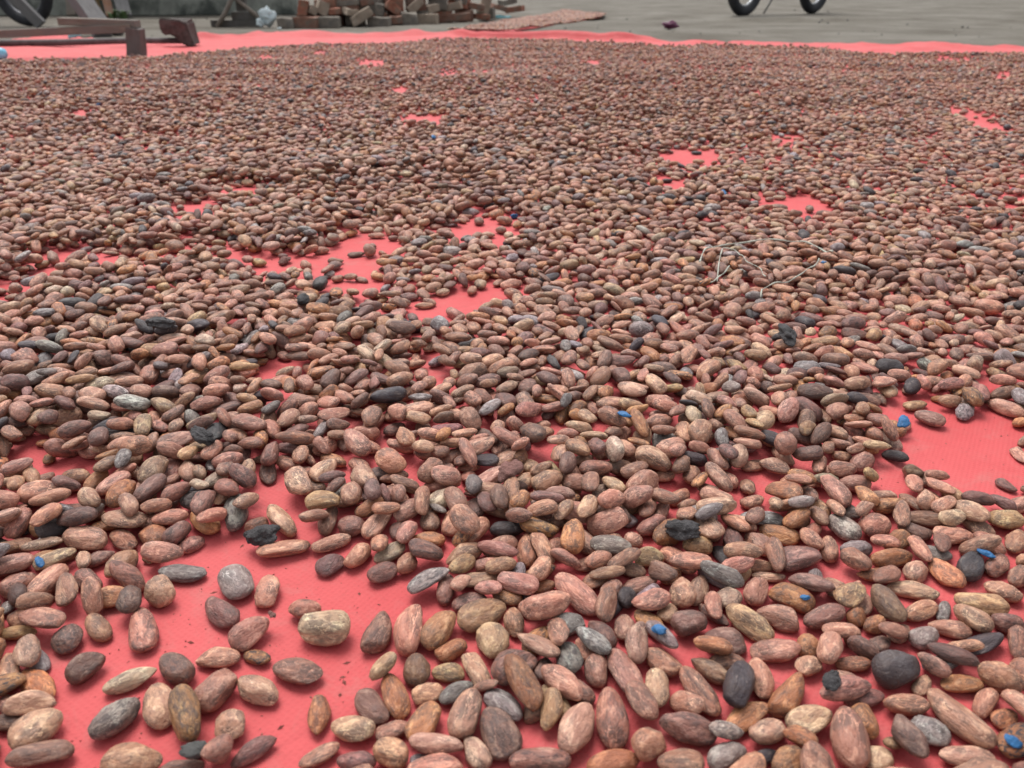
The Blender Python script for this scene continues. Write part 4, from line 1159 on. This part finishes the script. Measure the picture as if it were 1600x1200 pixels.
# --- motorcycles (mostly above the picture)
def torus(R1, r, seg=40, sub=12, sq=1.0):
    V, F = [], []
    for i in range(seg):
        a = 2 * math.pi * i / seg
        for j in range(sub):
            b = 2 * math.pi * j / sub
            q = R1 + r * math.cos(b)
            V.append((q * math.cos(a), r * sq * math.sin(b), q * math.sin(a)))
    for i in range(seg):
        for j in range(sub):
            F.append((i * sub + j, ((i + 1) % seg) * sub + j, ((i + 1) % seg) * sub + (j + 1) % sub, i * sub + (j + 1) % sub))
    return V, F
def motorcycle(base_a, base_b, rad, tyre, paint, rim_mat, label):
    A, B = Vector((*base_a[:2], 0)), Vector((*base_b[:2], 0))
    fwd = (A - B); wb = fwd.length; rz = math.atan2(fwd.y, fwd.x)
    root = empty('motorcycle', ((A + B) / 2), rz)
    tag(root, label, 'motorcycle')
    h = wb / 2
    for x in (h, -h):
        w = empty('wheel', (x, 0, rad)); w.parent = root
        link('tyre', mesh_pd('tyre', *torus(rad - tyre, tyre, 48, 14)), MAT_TYRE, w, True)
        parts = [torus(rad - 2 * tyre + 0.004, 0.012, 40, 8, 1.4)]
        link('rim', mesh_pd('rim', *join_data(parts)), rim_mat, w, True)
        sp = [tube_data([(0, 0.02 * (-1) ** k, 0), ((rad - 2 * tyre) * math.cos(k * .35), 0, (rad - 2 * tyre) * math.sin(k * .35))], 0.002, 5) for k in range(18)]
        link('spokes', mesh_pd('spokes', *join_data(sp)), MAT_STEEL, w, True)
        V, F = tube_data([(0, -0.05, 0), (0, 0.05, 0)], 0.04, 16)
        link('hub', mesh_pd('hub', V, F), rim_mat, w, True)
        a0, a1 = (0.5, 2.5) if x > 0 else (0.4, 2.7)
        mg = [tube_data([(((rad + 0.03) * math.cos(t)), y, (rad + 0.03) * math.sin(t)) for t in np.linspace(a0, a1, 14)], 0.012, 6) for y in (-0.035, -0.012, 0.012, 0.035)]
        mo = link('mudguard', mesh_pd('mudguard', *join_data(mg)), paint, root, True); mo.location = (x, 0, rad)
    for s in (-1, 1):
        tube('fork', [(h, 0.075 * s, rad), (h - 0.16, 0.075 * s, rad + 0.42), (h - 0.22, 0.075 * s, rad + 0.58)], 0.016, MAT_STEEL, root)
        tube('shock_absorber', [(-h + 0.02, 0.09 * s, rad), (-h + 0.10, 0.10 * s, rad + 0.36)], 0.022, MAT_STEEL, root)
    tube('handlebar', [(h - 0.30, -0.33, rad + 0.66), (h - 0.22, -0.12, rad + 0.62), (h - 0.22, 0.12, rad + 0.62), (h - 0.30, 0.33, rad + 0.66)], 0.012, MAT_STEEL, root)
    tube('frame', [(h - 0.2, 0, rad + 0.5), (0.12, 0, rad + 0.08), (-0.2, 0, rad + 0.02), (-h, 0.06, rad)], 0.02, paint, root)
    bm = box_bm(0.30, 0.22, 0.26, 0.04, 2, 0.004, 501); o = bm_obj('engine', bm, MAT_STEEL, root, True); o.location = (0.02, 0, rad + 0.10)
    bm = box_bm(0.46, 0.24, 0.20, 0.07, 2, 0.002, 502); o = bm_obj('fuel_tank', bm, paint, root, True); o.location = (0.12, 0, rad + 0.44)
    bm = box_bm(0.58, 0.24, 0.10, 0.04, 2, 0.002, 503); o = bm_obj('seat', bm, MAT_BLACKPLASTIC, root, True); o.location = (-0.36, 0, rad + 0.42)
    crumple('headlight', (h - 0.13, 0, rad + 0.42), 0.08, MAT_RIM, 504, None, None, (.8, 1, 1), 1, 0.02, 3, parent=root)
    tube('exhaust', [(0.05, 0.13, rad + 0.02), (-0.2, 0.15, rad - 0.06), (-h - 0.1, 0.17, rad - 0.02)], [0.018, 0.03, 0.035], MAT_STEEL, root)
    tube('kickstand', [(-0.05, -0.08, rad - 0.05), (-0.02, -0.22, 0.005)], 0.01, MAT_STEEL, root)
    return root
fa = ground(1160, 26)
motorcycle(fa, fa + np.array([1.14, 1.05, 0]), 0.33, 0.058, MAT_BLACKPLASTIC, MAT_RIM, 'motorcycle with pale rims parked on the open earth beyond the purple wrapper')
pa = ground(48, 41)
motorcycle(pa, pa + np.array([-1.18, 0.32, 0]), 0.30, 0.045, MAT_BLUEPAINT, MAT_STEEL, 'motorcycle with blue paint and dark tyre behind the leaning posts')

# --- twine, flakes, husks lying on the beans
def strand(pts, rad, label):
    rad *= 0.95
    P = np.array([ground(1060 + x / 6.154, 350 + y / 6.154, 0.036) for x, y in pts])
    n = len(P); t = np.linspace(0, n - 1, n * 6)
    Q = np.stack([np.interp(t, range(n), P[:, k]) for k in range(3)], -1)
    for _ in range(6): Q[1:-1] = (Q[:-2] + 2 * Q[1:-1] + Q[2:]) / 4
    Q[:, 2] = [top_z(q[0], q[1]) + rad + 0.0008 for q in Q]
    for _ in range(4): Q[1:-1, 2] = np.maximum(Q[1:-1, 2], (Q[:-2, 2] + Q[2:, 2]) / 2)
    for _ in range(3): Q[1:-1, 2] = (Q[:-2, 2] + 2 * Q[1:-1, 2] + Q[2:, 2]) / 4
    o = tube('twine', [tuple(q) for q in Q], [rad * (0.85 + 0.3 * math.sin(i * 0.7) + 0.15 * math.sin(i * 2.1)) for i in range(len(Q))], MAT_TWINE, None, 6)
    tag(o, label, 'twine')
strand([(210, 300), (230, 220), (290, 160), (450, 140), (560, 125), (800, 90), (1000, 95), (1200, 110), (1350, 150), (1440, 200), (1490, 240)], 0.0011, 'long pale twine bowed in an arc over the beans')
strand([(1365, 260), (1350, 320), (1280, 380), (1160, 430), (1020, 445), (820, 500), (810, 580)], 0.0008, 'pale twine end closing the loop on the beans')
strand([(430, 180), (400, 280), (385, 450)], 0.0007, 'short straight pale fibre inside the twine loop')
strand([(500, 320), (430, 380), (320, 460)], 0.0009, 'short thick slanting pale fibre inside the twine loop')
strand([(440, 170), (560, 200), (620, 270), (680, 320), (800, 360), (820, 400), (850, 430)], 0.0006, 'thin kinked pale fibre inside the twine loop')

def lay(px_, py_):
    z = 0.02
    for _ in range(4):
        g = ground(px_, py_, z); z = top_z(g[0], g[1])
    return np.array([g[0], g[1], z - 0.0006])
FL = [(62, 878, .0032, 'blue flake stuck on a rusty bean by a pale slim one'), (1258, 934, .0022, 'blue flake on a rusty-orange bean'), (1031, 986, .0030, 'long blue flake on a brown bean beside a lumpy purple one'),
      (1541, 867, .0034, 'upright blue flake beside the round cracked black bean'), (1579, 1159, .0026, 'round blue flake on a mottled orange bean'), (974, 651, .0042, 'blue flake capping an orange bean'),
      (1412, 660, .0040, 'thin blue flake lying on the wide bare patch of tarp'), (1132, 294, .0058, 'bright blue scrap on the beans below the double bare patch'), (676, 212, .0060, 'light blue scrap near the ragged bare patch'),
      (804, 318, .0060, 'bright blue scrap above the small square bare patch'), (152, 156, .0085, 'blue scrap far out among the beans near the wooden frame'), (1285, 418, .0028, 'small blue scrap under the twine end')]
for i, (x, y, s, w) in enumerate(FL):
    p = lay(x, y)
    o = crumple('blue_flake', p, s, MAT_BLUE, 600 + 5 * i, w, 'flake', (1.2, .75, .4), 1.8, 0.32, 3, 'blue flakes among the beans')
    o.rotation_euler = (random.uniform(-.4, .4), random.uniform(-.4, .4), random.uniform(0, 6))
HK = [(1062, 838, .0085, MAT_HUSKDARK, 'ragged black dried husk lying over pinkish beans'), (318, 690, .0075, MAT_HUSKDARK, 'round black burnt husk clump among brown beans'), (798, 738, .0085, MAT_HUSKRED, 'crumpled red-brown dried husk between pink beans'),
      (250, 512, .0085, MAT_HUSKDARK, 'black husk clump high on the heap by a white bean'), (409, 838, .0080, MAT_HUSKDARK, 'flat dark empty husk on bare red tarp under a split bean'), (305, 1174, .0038, MAT_STONE, 'tiny dark lump at the tip of the mottled orange bean'),
      (1226, 532, .0090, MAT_HUSKDARK, 'charred black husk on the big heap'), (470, 470, .0070, MAT_HUSKDARK, 'curled black husk beside a bare patch'), (448, 412, .0080, MAT_HUSKRED, 'dry brown husk crumbs on bare tarp'),
      (425, 962, .0018, MAT_HUSKRED, 'brown crumb alone on bare red tarp'), (1298, 1068, .0040, MAT_HUSKDARK, 'thin dark stalk by a hollow tan bean')]
for i, (x, y, s, m, w) in enumerate(HK):
    p = lay(x, y)
    o = crumple('husk', p, s, m, 700 + 5 * i, w, 'husk', (1.25, .75, .5), 2.2, 0.34, 4, 'dried husk scraps among the beans')
    o.rotation_euler = (random.uniform(-.2, .2), random.uniform(-.2, .2), random.uniform(0, 6))

# --- grit: crumbs on the open earth (too many to count)
def grit():
    V, F = [], []
    def chip(c, s):
        b = len(V)
        for k in range(6):
            d = Vector([(1, 0, 0), (-1, 0, 0), (0, 1, 0), (0, -1, 0), (0, 0, 1), (0, 0, -1)][k])
            V.append(Vector(c) + Vector((d.x, d.y, d.z * .6)) * s * random.uniform(.6, 1.3))
        for q in ((0, 2, 4), (2, 1, 4), (1, 3, 4), (3, 0, 4), (2, 0, 5), (1, 2, 5), (3, 1, 5), (0, 3, 5)): F.append(tuple(b + i for i in q))
    for _ in range(420):
        px_, py_ = random.uniform(-100, 1700), random.uniform(-8, 62)
        e = np.interp(px_, TARP_EDGE[:, 0], TARP_EDGE[:, 1]) - 3
        if py_ > e: continue
        g = ground(px_, py_)
        chip((g[0], g[1], 0.003), random.choice((.003, .004, .004, .006, .008, .014)))
    o = link('grit', mesh_pd('grit', V, F), MAT_STONE); tag(o, 'dark grit and crumbs scattered on the bare earth', 'grit', kind='stuff')
grit()
# --- crumbs of skin and dust on the open tarp
def crumbs():
    V, F = [], []
    n = 0
    while n < 3200:
        px_, py_ = random.uniform(-40, 1640), random.uniform(300, 1230)
        g_ = ground(px_, py_, 0.009); z = top_z(g_[0], g_[1])
        if z > 0.0125: 
            n += 1
            continue
        n += 1
        s_ = random.choice((.0002, .0002, .0003, .0003, .0004, .0005, .0009)); a_ = random.uniform(0, 6.28); b_ = len(V)
        u_ = Vector((math.cos(a_), math.sin(a_), 0)) * s_ * random.uniform(1, 2.5); w_ = Vector((-math.sin(a_), math.cos(a_), 0)) * s_
        c_ = Vector((g_[0], g_[1], z))
        V += [c_ - u_, c_ + w_, c_ + u_, c_ - w_, c_ + Vector((0, 0, s_ * random.uniform(.6, 1.4)))]
        F += [(b_, b_ + 3, b_ + 4), (b_ + 3, b_ + 2, b_ + 4), (b_ + 2, b_ + 1, b_ + 4), (b_ + 1, b_, b_ + 4)]
    o = link('crumbs', mesh_pd('crumbs', V, F), MAT_CRUMB); tag(o, 'brown crumbs of bean skin strewn on the bare red tarp', 'crumbs', kind='stuff')
crumbs()
